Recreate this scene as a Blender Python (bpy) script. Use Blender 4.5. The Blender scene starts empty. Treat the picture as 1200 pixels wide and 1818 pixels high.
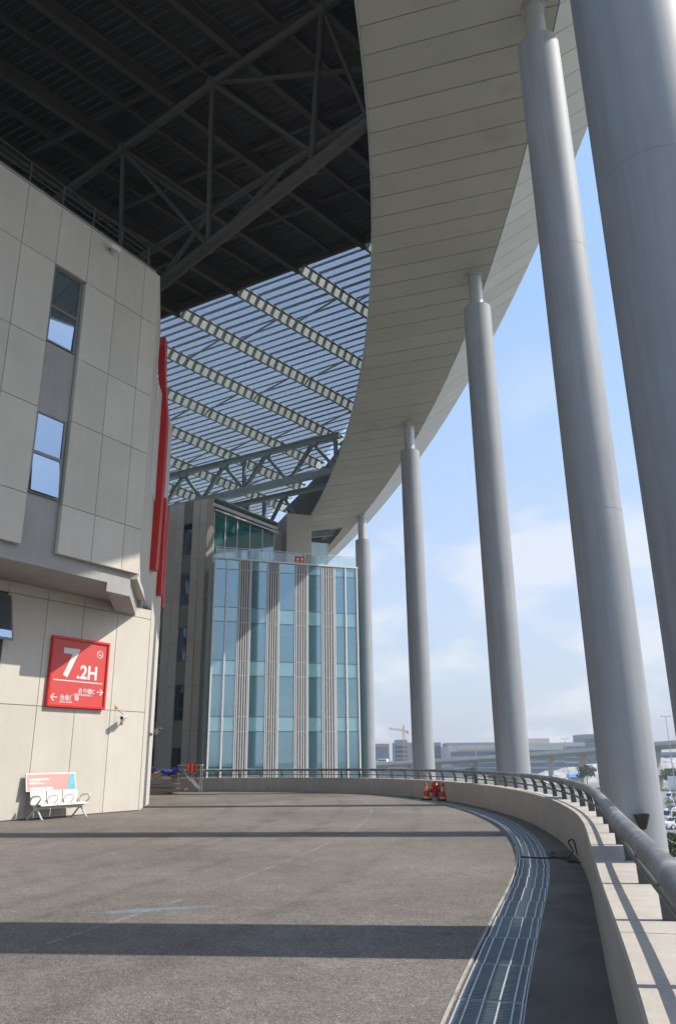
import bpy, bmesh, math, random
from mathutils import Vector, Matrix
random.seed(7)
R = math.radians
sc = bpy.context.scene
col = sc.collection

# ------------------------------------------------------------------ camera
cam = bpy.data.cameras.new('camera')
cam.sensor_fit = 'VERTICAL'; cam.sensor_height = 36.0; cam.sensor_width = 24.0
cam.lens = 26.63; cam.clip_start = 0.05; cam.clip_end = 6000
camo = bpy.data.objects.new('camera', cam); col.objects.link(camo)
camo.location = (0, 0, 1.6)
camo.rotation_euler = (Matrix.Rotation(R(90 + 18.15), 4, 'X') @ Matrix.Rotation(R(-0.7), 4, 'Z')).to_euler()
sc.camera = camo

# ------------------------------------------------------------------ sky, sun, exposure
SUN_EL = R(45.0); SUN_AZ = math.atan2(0.995, -0.10)      # azimuth from +Y towards +X
SUNV = Vector((math.sin(SUN_AZ) * math.cos(SUN_EL), math.cos(SUN_AZ) * math.cos(SUN_EL), math.sin(SUN_EL)))
world = bpy.data.worlds.new('World'); sc.world = world; world.use_nodes = True
nt = world.node_tree; nt.nodes.clear()
def wn(t, **k):
    n = nt.nodes.new(t)
    for a, b in k.items(): setattr(n, a, b)
    return n
sky = wn('ShaderNodeTexSky', sky_type='NISHITA', sun_disc=False, sun_elevation=SUN_EL, sun_rotation=SUN_AZ,
         altitude=20, air_density=1.0, dust_density=2.2, ozone_density=1.6)
tc = wn('ShaderNodeTexCoord'); sep = wn('ShaderNodeSeparateXYZ')
nt.links.new(tc.outputs['Generated'], sep.inputs[0])
def wmath(op, a, b=None, clamp=False):
    n = wn('ShaderNodeMath', operation=op, use_clamp=clamp)
    for i, v in enumerate((a, b)):
        if v is None: continue
        if isinstance(v, (int, float)): n.inputs[i].default_value = v
        else: nt.links.new(v, n.inputs[i])
    return n.outputs[0]
zc = wmath('MAXIMUM', sep.outputs[2], 0.0)
zz = wmath('ADD', zc, 0.34)
cmb = wn('ShaderNodeCombineXYZ')
nt.links.new(wmath('DIVIDE', sep.outputs[0], zz), cmb.inputs[0]); nt.links.new(wmath('DIVIDE', sep.outputs[1], zz), cmb.inputs[1])
cmb.inputs[2].default_value = 5.1
cn = wn('ShaderNodeTexNoise'); cn.inputs['Scale'].default_value = 2.7; cn.inputs['Detail'].default_value = 8; cn.inputs['Roughness'].default_value = 0.50
nt.links.new(cmb.outputs[0], cn.inputs['Vector'])
cr = wn('ShaderNodeMapRange', interpolation_type='SMOOTHSTEP'); cr.inputs[1].default_value = 0.47; cr.inputs[2].default_value = 0.62
nt.links.new(cn.outputs[0], cr.inputs[0])
fade = wn('ShaderNodeMapRange'); fade.inputs[1].default_value = 0.52; fade.inputs[2].default_value = 0.30   # fewer clouds high up
nt.links.new(zc, fade.inputs[0])
cmask = wmath('MULTIPLY', wmath('MULTIPLY', cr.outputs[0], fade.outputs[0]), 0.62, True)
ramp = wn('ShaderNodeValToRGB'); ce = ramp.color_ramp.elements
ce[0].position = 0.0; ce[0].color = (0.50, 0.55, 0.63, 1); ce[1].position = 0.55; ce[1].color = (0.35, 0.56, 0.92, 1)
e_ = ce.new(0.2); e_.color = (0.50, 0.60, 0.77, 1)
nt.links.new(zc, ramp.inputs[0])
sc_ = wn('ShaderNodeVectorMath', operation='SCALE'); sc_.inputs['Scale'].default_value = 5.0; nt.links.new(ramp.outputs[0], sc_.inputs[0])
hz = wn('ShaderNodeMapRange'); hz.inputs[1].default_value = 0.6; hz.inputs[2].default_value = 0.0; hz.inputs[3].default_value = 0.62; hz.inputs[4].default_value = 0.85
nt.links.new(zc, hz.inputs[0])
m1 = wn('ShaderNodeMixRGB')
nt.links.new(hz.outputs[0], m1.inputs[0]); nt.links.new(sky.outputs[0], m1.inputs[1]); nt.links.new(sc_.outputs[0], m1.inputs[2])
m2 = wn('ShaderNodeMixRGB'); m2.inputs[2].default_value = (3.75, 3.8, 4.0, 1)
nt.links.new(cmask, m2.inputs[0]); nt.links.new(m1.outputs[0], m2.inputs[1])
bg = wn('ShaderNodeBackground'); bg.inputs[1].default_value = 0.15
wo = wn('ShaderNodeOutputWorld')
nt.links.new(m2.outputs[0], bg.inputs[0]); nt.links.new(bg.outputs[0], wo.inputs[0])

sl = bpy.data.lights.new('sun', 'SUN'); sl.energy = 3.25; sl.angle = R(0.53); sl.color = (1.0, 0.93, 0.83)
so = bpy.data.objects.new('sun', sl); col.objects.link(so); so.location = (60, -10, 60)
so.rotation_euler = SUNV.to_track_quat('Z', 'Y').to_euler()
sc.view_settings.view_transform = 'Standard'; sc.view_settings.look = 'None'
sc.view_settings.exposure = 0.72; sc.view_settings.gamma = 1.0; sc.view_settings.use_curve_mapping = False
sc.cycles.max_bounces = 6; sc.cycles.diffuse_bounces = 3; sc.cycles.glossy_bounces = 3; sc.cycles.transparent_max_bounces = 10
sc.cycles.adaptive_threshold = 0.02
sc.cycles.caustics_reflective = False; sc.cycles.caustics_refractive = False

# ------------------------------------------------------------------ materials
M = {}
def mat(name, c, rough=0.6, metal=0.0, var=0.0, scale=3.0, bump=0.0, bscale=40.0, objvar=0.0, streak=0.0, spec=0.5, fine=0.0, dirt=None):
    m = bpy.data.materials.new(name); m.use_nodes = True
    t = m.node_tree; b = t.nodes['Principled BSDF']
    b.inputs['Roughness'].default_value = rough; b.inputs['Metallic'].default_value = metal
    b.inputs['Specular IOR Level'].default_value = spec
    N = lambda k: t.nodes.new(k); L = t.links.new
    rgb = N('ShaderNodeRGB'); rgb.outputs[0].default_value = (*c, 1); out = rgb.outputs[0]
    tcn = N('ShaderNodeTexCoord')
    def mul(fac_out, lo, hi, out):
        mr = N('ShaderNodeMapRange'); mr.inputs[1].default_value = 0.25; mr.inputs[2].default_value = 0.75
        mr.inputs[3].default_value = lo; mr.inputs[4].default_value = hi; L(fac_out, mr.inputs[0])
        v = N('ShaderNodeVectorMath'); v.operation = 'SCALE'; L(out, v.inputs[0]); L(mr.outputs[0], v.inputs['Scale']); return v.outputs[0]
    def noise(sc_, vec=None, det=5, ro=0.55):
        n = N('ShaderNodeTexNoise'); n.inputs['Scale'].default_value = sc_; n.inputs['Detail'].default_value = det; n.inputs['Roughness'].default_value = ro
        L(vec if vec else tcn.outputs['Object'], n.inputs['Vector']); return n.outputs[0]
    if var: out = mul(noise(scale), 1 - var, 1 + var, out)
    if fine: out = mul(noise(bscale, det=3), 1 - fine, 1 + fine, out)
    if streak:
        mp = N('ShaderNodeMapping'); mp.inputs['Scale'].default_value = (5, 5, 0.22); L(tcn.outputs['Object'], mp.inputs[0])
        out = mul(noise(1.3, mp.outputs[0], 6, 0.6), 1 - streak, 1 + streak * 0.5, out)
    if objvar:
        oi = N('ShaderNodeObjectInfo')
        mr = N('ShaderNodeMapRange'); mr.inputs[3].default_value = 1 - objvar; mr.inputs[4].default_value = 1 + objvar; L(oi.outputs['Random'], mr.inputs[0])
        v = N('ShaderNodeVectorMath'); v.operation = 'SCALE'; L(out, v.inputs[0]); L(mr.outputs[0], v.inputs['Scale']); out = v.outputs[0]
    if dirt:
        dc, ds, lo, hi = dirt
        mr = N('ShaderNodeMapRange'); mr.inputs[1].default_value = lo; mr.inputs[2].default_value = hi; L(noise(ds, det=7, ro=0.65), mr.inputs[0])
        mx = N('ShaderNodeMixRGB'); L(mr.outputs[0], mx.inputs[0]); L(out, mx.inputs[1]); mx.inputs[2].default_value = (*dc, 1); out = mx.outputs[0]
    L(out, b.inputs['Base Color'])
    if bump:
        bn = N('ShaderNodeBump'); bn.inputs['Strength'].default_value = bump; bn.inputs['Distance'].default_value = 0.02
        L(noise(bscale, det=4), bn.inputs['Height']); L(bn.outputs[0], b.inputs['Normal'])
    M[name] = m; return m
mat('gutter', (0.165, 0.15, 0.135), 0.85, var=0.25, scale=1.2, bump=0.3, fine=0.12, dirt=((0.07, 0.065, 0.06), 0.9, 0.5, 0.75))
mat('parapet', (0.49, 0.455, 0.405), 0.8, var=0.09, scale=1.0, streak=0.13, bump=0.12, fine=0.04, dirt=((0.30, 0.27, 0.23), 1.3, 0.6, 0.8))
mat('wall_panel', (0.54, 0.505, 0.445), 0.82, var=0.06, scale=0.8, streak=0.045, objvar=0.06, bump=0.08, fine=0.03)
mat('wall_core', (0.34, 0.335, 0.325), 0.85, var=0.08, scale=1.0, streak=0.10)
mat('joint', (0.10, 0.095, 0.09), 0.9)
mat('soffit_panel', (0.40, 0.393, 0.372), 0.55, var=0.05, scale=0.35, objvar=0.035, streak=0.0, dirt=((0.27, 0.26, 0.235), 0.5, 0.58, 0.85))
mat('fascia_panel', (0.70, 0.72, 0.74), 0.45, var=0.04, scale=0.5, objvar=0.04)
mat('column_paint', (0.315, 0.335, 0.36), 0.62, metal=0.0, spec=0.32, var=0.06, scale=0.8, streak=0.16, bump=0.05, bscale=1.6, dirt=((0.30, 0.32, 0.35), 0.7, 0.6, 0.85))
mat('neck_paint', (0.46, 0.46, 0.46), 0.35, metal=0.4, var=0.05)
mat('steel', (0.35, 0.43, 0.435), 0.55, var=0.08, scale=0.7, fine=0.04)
mat('steel_roof', (0.055, 0.055, 0.047), 0.6, var=0.12, scale=0.6)  # same paint as steel, with the shade under the roof put into its colour
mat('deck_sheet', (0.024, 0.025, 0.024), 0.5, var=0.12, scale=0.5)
mat('slat', (0.42, 0.44, 0.47), 0.5, objvar=0.08, var=0.05)
mat('galv', (0.27, 0.32, 0.35), 0.45, metal=0.55, var=0.18, scale=6, objvar=0.12)
mat('galv_bar', (0.50, 0.54, 0.56), 0.45, metal=0.3, var=0.15, scale=8)
mat('rail', (0.17, 0.17, 0.175), 0.45, metal=0.15, var=0.22, scale=2.5, fine=0.06, dirt=((0.42, 0.42, 0.42), 2.6, 0.48, 0.72))
mat('post', (0.07, 0.07, 0.07), 0.5, metal=0.2)
mat('white_frame', (0.72, 0.73, 0.74), 0.4, var=0.03)
mat('fin', (0.66, 0.67, 0.68), 0.45, objvar=0.03)
mat('dark_gap', (0.045, 0.045, 0.05), 0.7)
mat('stone', (0.60, 0.57, 0.52), 0.8, var=0.06, objvar=0.05)
mat('stone_light', (0.46, 0.43, 0.37), 0.8, var=0.05, objvar=0.04)
mat('stone_dark', (0.26, 0.25, 0.235), 0.7, objvar=0.05)
mat('window_frame', (0.16, 0.165, 0.175), 0.4, metal=0.4)
mat('red_paint', (0.55, 0.018, 0.015), 0.4, var=0.08, streak=0.06)
mat('sign_red', (0.56, 0.065, 0.06), 0.5, var=0.03)
mat('sign_frame', (0.62, 0.02, 0.016), 0.35)
mat('print_white', (0.66, 0.66, 0.66), 0.5)
mat('bench_white', (0.60, 0.61, 0.57), 0.4, var=0.04)
mat('poster_pink', (0.62, 0.30, 0.28), 0.35, var=0.10, scale=2)
mat('poster_blue', (0.16, 0.42, 0.52), 0.35, var=0.25, scale=4)
mat('camera_white', (0.6, 0.59, 0.55), 0.4)
mat('black', (0.02, 0.02, 0.02), 0.5)
mat('cone_red', (0.62, 0.02, 0.015), 0.45, var=0.1)
mat('cone_yellow', (0.75, 0.52, 0.12), 0.4, var=0.1)
mat('hydrant', (0.50, 0.015, 0.012), 0.32, var=0.15, scale=6)
mat('cardboard', (0.45, 0.29, 0.17), 0.85, var=0.15, objvar=0.2)
mat('board_grey', (0.38, 0.38, 0.37), 0.7, var=0.15, objvar=0.2)
mat('blue_plastic', (0.04, 0.08, 0.48), 0.4, objvar=0.2)
mat('red_cloth', (0.70, 0.05, 0.03), 0.8)
mat('scaffold', (0.40, 0.38, 0.35), 0.5, metal=0.5, var=0.15)
mat('interior_wall', (0.62, 0.64, 0.62), 0.8, var=0.05)
mat('interior_slab', (0.70, 0.71, 0.70), 0.8)
mat('concrete_far', (0.40, 0.39, 0.37), 0.8, var=0.06, scale=0.1)
mat('far_cream', (0.48, 0.45, 0.42), 0.8, var=0.05, scale=0.05)
mat('far_glass', (0.10, 0.16, 0.22), 0.15, var=0.3, scale=0.15)
mat('far_grey', (0.22, 0.24, 0.27), 0.7, var=0.15, scale=0.2)
mat('far_red', (0.42, 0.18, 0.12), 0.7)
mat('crane', (0.42, 0.27, 0.15), 0.6)
mat('rubble', (0.38, 0.37, 0.36), 0.9, var=0.55, scale=0.55)
mat('soil', (0.22, 0.17, 0.11), 0.95, var=0.3, scale=0.1)
mat('bark', (0.13, 0.10, 0.07), 0.9, var=0.2, scale=5)
mat('leaf', (0.085, 0.12, 0.035), 0.6, objvar=0.25)
mat('van_white', (0.72, 0.73, 0.74), 0.25, objvar=0.06)
mat('car_dark', (0.05, 0.05, 0.06), 0.25)
mat('tyre', (0.02, 0.02, 0.02), 0.8)
mat('auto_glass', (0.02, 0.025, 0.03), 0.08)
mat('awning_blue', (0.06, 0.22, 0.62), 0.6)
mat('fence_white', (0.66, 0.68, 0.70), 0.6, objvar=0.05)
mat('channel', (0.06, 0.065, 0.065), 0.8, var=0.3)

def glass(name, tint, diff, dfac, gl=0.0, rough=0.02, tintg=(0.90, 0.97, 1)):
    m = bpy.data.materials.new(name); m.use_nodes = True; t = m.node_tree; t.nodes.clear()
    N = t.nodes.new; L = t.links.new
    o = N('ShaderNodeOutputMaterial'); tr = N('ShaderNodeBsdfTransparent'); tr.inputs[0].default_value = (*tint, 1)
    df = N('ShaderNodeBsdfDiffuse'); df.inputs[0].default_value = (*diff, 1)
    g = N('ShaderNodeBsdfGlossy'); g.inputs['Roughness'].default_value = rough; g.inputs[0].default_value = (*tintg, 1)
    lw = N('ShaderNodeLayerWeight'); lw.inputs[0].default_value = 0.5
    pw_ = N('ShaderNodeMath'); pw_.operation = 'POWER'; pw_.inputs[1].default_value = 4.0; L(lw.outputs['Facing'], pw_.inputs[0])
    fr = N('ShaderNodeMath'); fr.operation = 'MULTIPLY_ADD'; fr.inputs[1].default_value = 0.9; fr.inputs[2].default_value = 0.045; L(pw_.outputs[0], fr.inputs[0])
    ad = N('ShaderNodeMath'); ad.operation = 'ADD'; ad.use_clamp = True; ad.inputs[1].default_value = gl; L(fr.outputs[0], ad.inputs[0])
    tcn = N('ShaderNodeTexCoord'); nz = N('ShaderNodeTexNoise'); nz.inputs['Scale'].default_value = 0.35; L(tcn.outputs['Object'], nz.inputs['Vector'])
    bp = N('ShaderNodeBump'); bp.inputs['Strength'].default_value = 0.03; bp.inputs['Distance'].default_value = 0.05; L(nz.outputs[0], bp.inputs['Height']); L(bp.outputs[0], g.inputs['Normal'])
    m1 = N('ShaderNodeMixShader'); m1.inputs[0].default_value = dfac; L(tr.outputs[0], m1.inputs[1]); L(df.outputs[0], m1.inputs[2])
    m2 = N('ShaderNodeMixShader'); L(ad.outputs[0], m2.inputs[0]); L(m1.outputs[0], m2.inputs[1]); L(g.outputs[0], m2.inputs[2])
    L(m2.outputs[0], o.inputs[0]); M[name] = m
glass('glass_teal', (0.46, 0.74, 0.78), (0.22, 0.44, 0.50), 0.20, 0.22, tintg=(0.72, 0.88, 1.0))
glass('glass_spandrel', (0.3, 0.5, 0.5), (0.18, 0.38, 0.43), 0.85, 0.24, tintg=(0.72, 0.9, 1.0))
glass('glass_side', (0.3, 0.5, 0.5), (0.22, 0.46, 0.47), 0.85, 0.2)
glass('glass_dark', (0.30, 0.56, 0.56), (0.08, 0.34, 0.34), 0.5, 0.20)
glass('glass_window', (0.15, 0.19, 0.24), (0.03, 0.04, 0.06), 0.5, 0.42, tintg=(0.50, 0.68, 0.90))
glass('glass_rail', (0.86, 0.93, 0.92), (0.6, 0.7, 0.7), 0.06, 0.04)
glass('glass_roof', (0.80, 0.79, 0.78), (0.55, 0.56, 0.60), 0.08, 0.0, 0.2)

# asphalt with tyre arcs and a pale blue smear of spilt paint
def asphalt(name, base):
    m = bpy.data.materials.new(name); m.use_nodes = True; t = m.node_tree; b = t.nodes['Principled BSDF']
    N = lambda k: t.nodes.new(k); L = t.links.new
    def nz(s, d=6, r=0.6, vec=None):
        n = N('ShaderNodeTexNoise'); n.inputs['Scale'].default_value = s; n.inputs['Detail'].default_value = d; n.inputs['Roughness'].default_value = r
        L(vec if vec else tc2.outputs['Object'], n.inputs['Vector']); return n.outputs[0]
    def mr(v, a, b_, c, d):
        n = N('ShaderNodeMapRange'); L(v, n.inputs[0])
        for i, q in enumerate((a, b_, c, d)): n.inputs[i + 1].default_value = q
        return n.outputs[0]
    def ma(op, a, b_=None):
        n = N('ShaderNodeMath'); n.operation = op
        for i, v in enumerate((a, b_)):
            if v is None: continue
            if isinstance(v, (int, float)): n.inputs[i].default_value = v
            else: L(v, n.inputs[i])
        return n.outputs[0]
    tc2 = N('ShaderNodeTexCoord')
    big = mr(nz(0.22, 4), 0.3, 0.7, 0.74, 1.24); mid = mr(nz(2.2, 8, 0.7), 0.3, 0.7, 0.84, 1.16)
    vo = N('ShaderNodeTexVoronoi'); vo.inputs['Scale'].default_value = 95; L(tc2.outputs['Object'], vo.inputs['Vector'])
    sepc = N('ShaderNodeSeparateColor'); L(vo.outputs['Color'], sepc.inputs[0])
    grain = mr(sepc.outputs[0], 0, 1, 0.66, 1.34)
    v2 = N('ShaderNodeTexVoronoi'); v2.inputs['Scale'].default_value = 38; L(tc2.outputs['Object'], v2.inputs['Vector'])
    s2 = N('ShaderNodeSeparateColor'); L(v2.outputs['Color'], s2.inputs[0])
    grain = ma('MULTIPLY', grain, mr(s2.outputs[0], 0, 1, 0.78, 1.22))
    chips = ma('MULTIPLY', mr(s2.outputs[1], 0.965, 0.97, 0.0, 1.0), mr(v2.outputs['Distance'], 0.15, 0.4, 1.0, 0.0))
    grain = ma('ADD', grain, ma('MULTIPLY', chips, 1.1))
    f = ma('MULTIPLY', ma('MULTIPLY', big, mid), grain)
    sx = N('ShaderNodeSeparateXYZ'); L(tc2.outputs['Object'], sx.inputs[0])
    brk = mr(nz(0.9, 6, 0.7), 0.45, 0.7, 0.0, 1.0)
    wob = ma('MULTIPLY', ma('SUBTRACT', nz(0.5, 3), 0.5), 0.5)
    for cx, cy, rad, w, k in ARCS:
        d = ma('SQRT', ma('ADD', ma('POWER', ma('SUBTRACT', sx.outputs[0], cx), 2.0), ma('POWER', ma('SUBTRACT', sx.outputs[1], cy), 2.0)))
        d = ma('ABSOLUTE', ma('ADD', ma('SUBTRACT', d, rad), wob if w > 0.1 else 0.0))
        f = ma('MULTIPLY', f, mr(ma('ADD', d, ma('MULTIPLY', brk, w * 2.2)), w * 0.4, w * 1.6, k, 1.0))
    rgb = N('ShaderNodeRGB'); rgb.outputs[0].default_value = (*base, 1)
    v = N('ShaderNodeVectorMath'); v.operation = 'SCALE'; L(rgb.outputs[0], v.inputs[0]); L(f, v.inputs['Scale'])
    out = v.outputs[0]
    # light dust patches
    mx = N('ShaderNodeMixRGB'); L(mr(nz(0.6, 8, 0.7), 0.52, 0.80, 0, 0.40), mx.inputs[0]); L(out, mx.inputs[1]); mx.inputs[2].default_value = (0.24, 0.22, 0.19, 1); out = mx.outputs[0]
    mx3 = N('ShaderNodeMixRGB'); L(mr(nz(1.1, 9, 0.75), 0.62, 0.74, 0, 0.6), mx3.inputs[0]); L(out, mx3.inputs[1]); mx3.inputs[2].default_value = (0.07, 0.062, 0.055, 1); out = mx3.outputs[0]
    vc = N('ShaderNodeTexVoronoi'); vc.feature = 'DISTANCE_TO_EDGE'; vc.inputs['Scale'].default_value = 0.33
    dv = N('ShaderNodeVectorMath'); dv.operation = 'ADD'; nv = N('ShaderNodeTexNoise'); nv.inputs['Scale'].default_value = 1.6; nv.inputs['Detail'].default_value = 6; L(tc2.outputs['Object'], nv.inputs['Vector'])
    L(tc2.outputs['Object'], dv.inputs[0]); L(nv.outputs['Color'], dv.inputs[1]); L(dv.outputs[0], vc.inputs['Vector'])
    ck = ma('MULTIPLY', mr(vc.outputs['Distance'], 0.0, 0.006, 1.0, 0.0), mr(nz(0.35, 3), 0.52, 0.6, 0.0, 0.55))
    mx4 = N('ShaderNodeMixRGB'); L(ck, mx4.inputs[0]); L(out, mx4.inputs[1]); mx4.inputs[2].default_value = (0.05, 0.045, 0.04, 1); out = mx4.outputs[0]
    # blue smear
    ex = ma('DIVIDE', ma('ADD', sx.outputs[0], ma('MULTIPLY', ma('SUBTRACT', sx.outputs[1], 9.6), -1.1)), 1.0)
    e1 = ma('POWER', ma('DIVIDE', ma('ADD', ex, 2.2), 0.62), 2.0); e2 = ma('POWER', ma('DIVIDE', ma('SUBTRACT', sx.outputs[1], ma('ADD', 9.62, ma('MULTIPLY', ma('ADD', sx.outputs[0], 2.3), 0.22))), 0.17), 2.0)
    ell = mr(ma('ADD', ma('ADD', e1, e2), ma('MULTIPLY', nz(6, 9, 0.85), 4.0)), 1.75, 2.9, 0.55, 0.0)
    mx2 = N('ShaderNodeMixRGB'); L(ell, mx2.inputs[0]); L(out, mx2.inputs[1]); mx2.inputs[2].default_value = (0.20, 0.33, 0.46, 1); out = mx2.outputs[0]
    L(out, b.inputs['Base Color']); b.inputs['Roughness'].default_value = 0.85
    b.inputs['Specular IOR Level'].default_value = 0.35
    bp = N('ShaderNodeBump'); bp.inputs['Strength'].default_value = 0.55; bp.inputs['Distance'].default_value = 0.012
    L(vo.outputs['Distance'], bp.inputs['Height']); L(bp.outputs[0], b.inputs['Normal'])
    M[name] = m
ARCS = ((-62.9, 29.8, 63.95, 0.03, 1.5), (-62.9, 29.8, 62.9, 0.16, 0.80), (-62.9, 29.8, 61.2, 0.18, 0.84), (-62.9, 29.8, 65.4, 0.16, 0.86), (-55, 24, 51.2, 0.18, 0.84), (-55, 24, 52.9, 0.18, 0.86), (-55, 24, 49.0, 0.25, 0.88))
asphalt('asphalt', (0.174, 0.156, 0.138))

def ground_mat():
    m = bpy.data.materials.new('lower_ground'); m.use_nodes = True; t = m.node_tree; b = t.nodes['Principled BSDF']
    tcn = t.nodes.new('ShaderNodeTexCoord'); n = t.nodes.new('ShaderNodeTexNoise'); n.inputs['Scale'].default_value = 0.02; n.inputs['Detail'].default_value = 8
    t.links.new(tcn.outputs['Object'], n.inputs['Vector'])
    cr = t.nodes.new('ShaderNodeValToRGB'); e = cr.color_ramp.elements
    e[0].position = 0.40; e[0].color = (0.13, 0.15, 0.06, 1); e[1].position = 0.52; e[1].color = (0.24, 0.23, 0.21, 1)
    t.links.new(n.outputs[0], cr.inputs[0]); t.links.new(cr.outputs[0], b.inputs['Base Color']); b.inputs['Roughness'].default_value = 0.95
    M['lower_ground'] = m
ground_mat()
mat('parking', (0.20, 0.195, 0.19), 0.9, var=0.15, scale=0.08)

# ------------------------------------------------------------------ mesh helpers
BASE = {}
class MB:
    def __init__(s): s.v = []; s.f = []
    def add(s, vs, fs):
        o = len(s.v); s.v += [tuple(p) for p in vs]; s.f += [tuple(i + o for i in q) for q in fs]; return s
    def obox(s, o, a, b, c):
        o, a, b, c = Vector(o), Vector(a), Vector(b), Vector(c)
        if a.cross(b).dot(c) < 0: a, b = b, a
        return s.add([o, o + a, o + a + b, o + b, o + c, o + a + c, o + a + b + c, o + b + c],
                     [(0, 3, 2, 1), (4, 5, 6, 7), (0, 1, 5, 4), (1, 2, 6, 5), (2, 3, 7, 6), (3, 0, 4, 7)])
    def box(s, x0, x1, y0, y1, z0, z1): return s.obox((x0, y0, z0), (x1 - x0, 0, 0), (0, y1 - y0, 0), (0, 0, z1 - z0))
    def prism(s, pts, z0, z1):
        n = len(pts); A = sum(pts[i][0] * pts[(i + 1) % n][1] - pts[(i + 1) % n][0] * pts[i][1] for i in range(n))
        if A < 0: pts = pts[::-1]
        zf0 = z0 if callable(z0) else (lambda p: z0); zf1 = z1 if callable(z1) else (lambda p: z1)
        return s.add([(p[0], p[1], zf0(p)) for p in pts] + [(p[0], p[1], zf1(p)) for p in pts],
                     [tuple(range(n))[::-1], tuple(range(n, 2 * n))] + [(i, (i + 1) % n, (i + 1) % n + n, i + n) for i in range(n)])
    def tube(s, p0, p1, r0, r1=None, seg=10):
        p0, p1 = Vector(p0), Vector(p1); r1 = r0 if r1 is None else r1
        d = (p1 - p0).normalized(); u = d.orthogonal().normalized(); w = d.cross(u)
        vs = [p + (u * math.cos(2 * math.pi * i / seg) + w * math.sin(2 * math.pi * i / seg)) * r for p, r in ((p0, r0), (p1, r1)) for i in range(seg)]
        return s.add(vs, [(i, (i + 1) % seg, (i + 1) % seg + seg, i + seg) for i in range(seg)] + [tuple(range(seg))[::-1], tuple(range(seg, 2 * seg))])
    def path(s, pts, r, seg=8):
        pts = [Vector(p) for p in pts]; n = len(pts); vs = []; u = None
        for i, p in enumerate(pts):
            d = (pts[min(i + 1, n - 1)] - pts[max(i - 1, 0)]).normalized()
            if u is None: u = d.orthogonal().normalized()
            u = (u - d * u.dot(d)).normalized(); w = d.cross(u)
            vs += [p + (u * math.cos(2 * math.pi * k / seg) + w * math.sin(2 * math.pi * k / seg)) * r for k in range(seg)]
        fs = [(i * seg + k, i * seg + (k + 1) % seg, (i + 1) * seg + (k + 1) % seg, (i + 1) * seg + k) for i in range(n - 1) for k in range(seg)]
        return s.add(vs, fs + [tuple(range(seg))[::-1], tuple(range((n - 1) * seg, n * seg))])
    def lathe(s, prof, c=(0, 0, 0), seg=32):
        n = len(prof); vs = [(c[0] + r * math.cos(2 * math.pi * k / seg), c[1] + r * math.sin(2 * math.pi * k / seg), c[2] + z) for r, z in prof for k in range(seg)]
        fs = [(i * seg + k, i * seg + (k + 1) % seg, (i + 1) * seg + (k + 1) % seg, (i + 1) * seg + k) for i in range(n - 1) for k in range(seg)]
        return s.add(vs, fs + [tuple(range(seg))[::-1], tuple(range((n - 1) * seg, n * seg))])
    def beam(s, p0, p1, w, h, up=(0, 0, 1)):                      # rectangular bar
        p0, p1 = Vector(p0), Vector(p1); d = p1 - p0; x = d.cross(Vector(up)).normalized() * w; y = x.cross(d).normalized() * h
        return s.obox(p0 - x / 2 - y / 2, d, x, y)
    def ibeam(s, p0, p1, w, h, tf=0.03, tw=0.02, up=(0, 0, 1)):
        p0, p1 = Vector(p0), Vector(p1); d = p1 - p0; x = d.cross(Vector(up)).normalized(); y = x.cross(d).normalized()
        s.beam(p0 + y * (h / 2 - tf / 2), p1 + y * (h / 2 - tf / 2), w, tf, up); s.beam(p0 - y * (h / 2 - tf / 2), p1 - y * (h / 2 - tf / 2), w, tf, up)
        return s.beam(p0, p1, tw, h - 2 * tf, up)
    def mesh(s, off=(0, 0, 0), smooth=None):
        me = bpy.data.meshes.new('mesh'); o = Vector(off)
        me.from_pydata([tuple(Vector(p) - o) for p in s.v], [], s.f); me.update()
        if smooth is not None:
            me.shade_smooth(); me.set_sharp_from_angle(angle=R(smooth))
        return me
    def build(s, name, m, parent=None, smooth=None, base=None, bevel=0):
        off = base if base is not None else (BASE.get(parent.name, (0, 0, 0)) if parent else (0, 0, 0))
        me = s.mesh(off, smooth); me.materials.append(M[m])
        o = bpy.data.objects.new(name, me); col.objects.link(o); o.parent = parent
        if base is not None and parent is None: o.location = base
        if bevel:
            bv = o.modifiers.new('bevel', 'BEVEL'); bv.width = bevel; bv.segments = 2; bv.limit_method = 'ANGLE'
        BASE[o.name] = tuple(off); return o
def tag(o, label, cat, group=None):
    o['label'] = label; o['category'] = cat
    if group: o['group'] = group
    return o
def thing(name, label, cat, base=(0, 0, 0), group=None):
    o = bpy.data.objects.new(name, None); col.objects.link(o); o.location = base; o.empty_display_size = 0.3
    BASE[o.name] = tuple(base); return tag(o, label, cat, group)
def struct(o): o['kind'] = 'structure'; return o
def stuff(o): o['kind'] = 'stuff'; return o
def piece(name, me, parent, loc, rz=0):
    o = bpy.data.objects.new(name, me); col.objects.link(o); o.parent = parent
    b = Vector(BASE[parent.name]); o.location = Vector(loc) - b; o.rotation_euler = (0, 0, rz); BASE[o.name] = tuple(loc); return o
def copy_tree(o, parent=None):
    c = o.copy(); col.objects.link(c); c.parent = parent
    for ch in list(o.children): copy_tree(ch, c)
    return c
def text_mesh(body, size, bold=0.0, align='LEFT', ext=0.003):
    cu = bpy.data.curves.new('t', 'FONT'); cu.body = body; cu.size = size; cu.offset = bold; cu.align_x = align; cu.extrude = ext
    o = bpy.data.objects.new('t', cu); col.objects.link(o)
    bpy.context.view_layer.update()
    me = bpy.data.meshes.new_from_object(o.evaluated_get(bpy.context.evaluated_depsgraph_get()))
    bpy.data.objects.remove(o); bpy.data.curves.remove(cu); return me
def lerp(a, b, t): return a + (b - a) * t
def V2(p): return Vector((p[0], p[1]))

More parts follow.
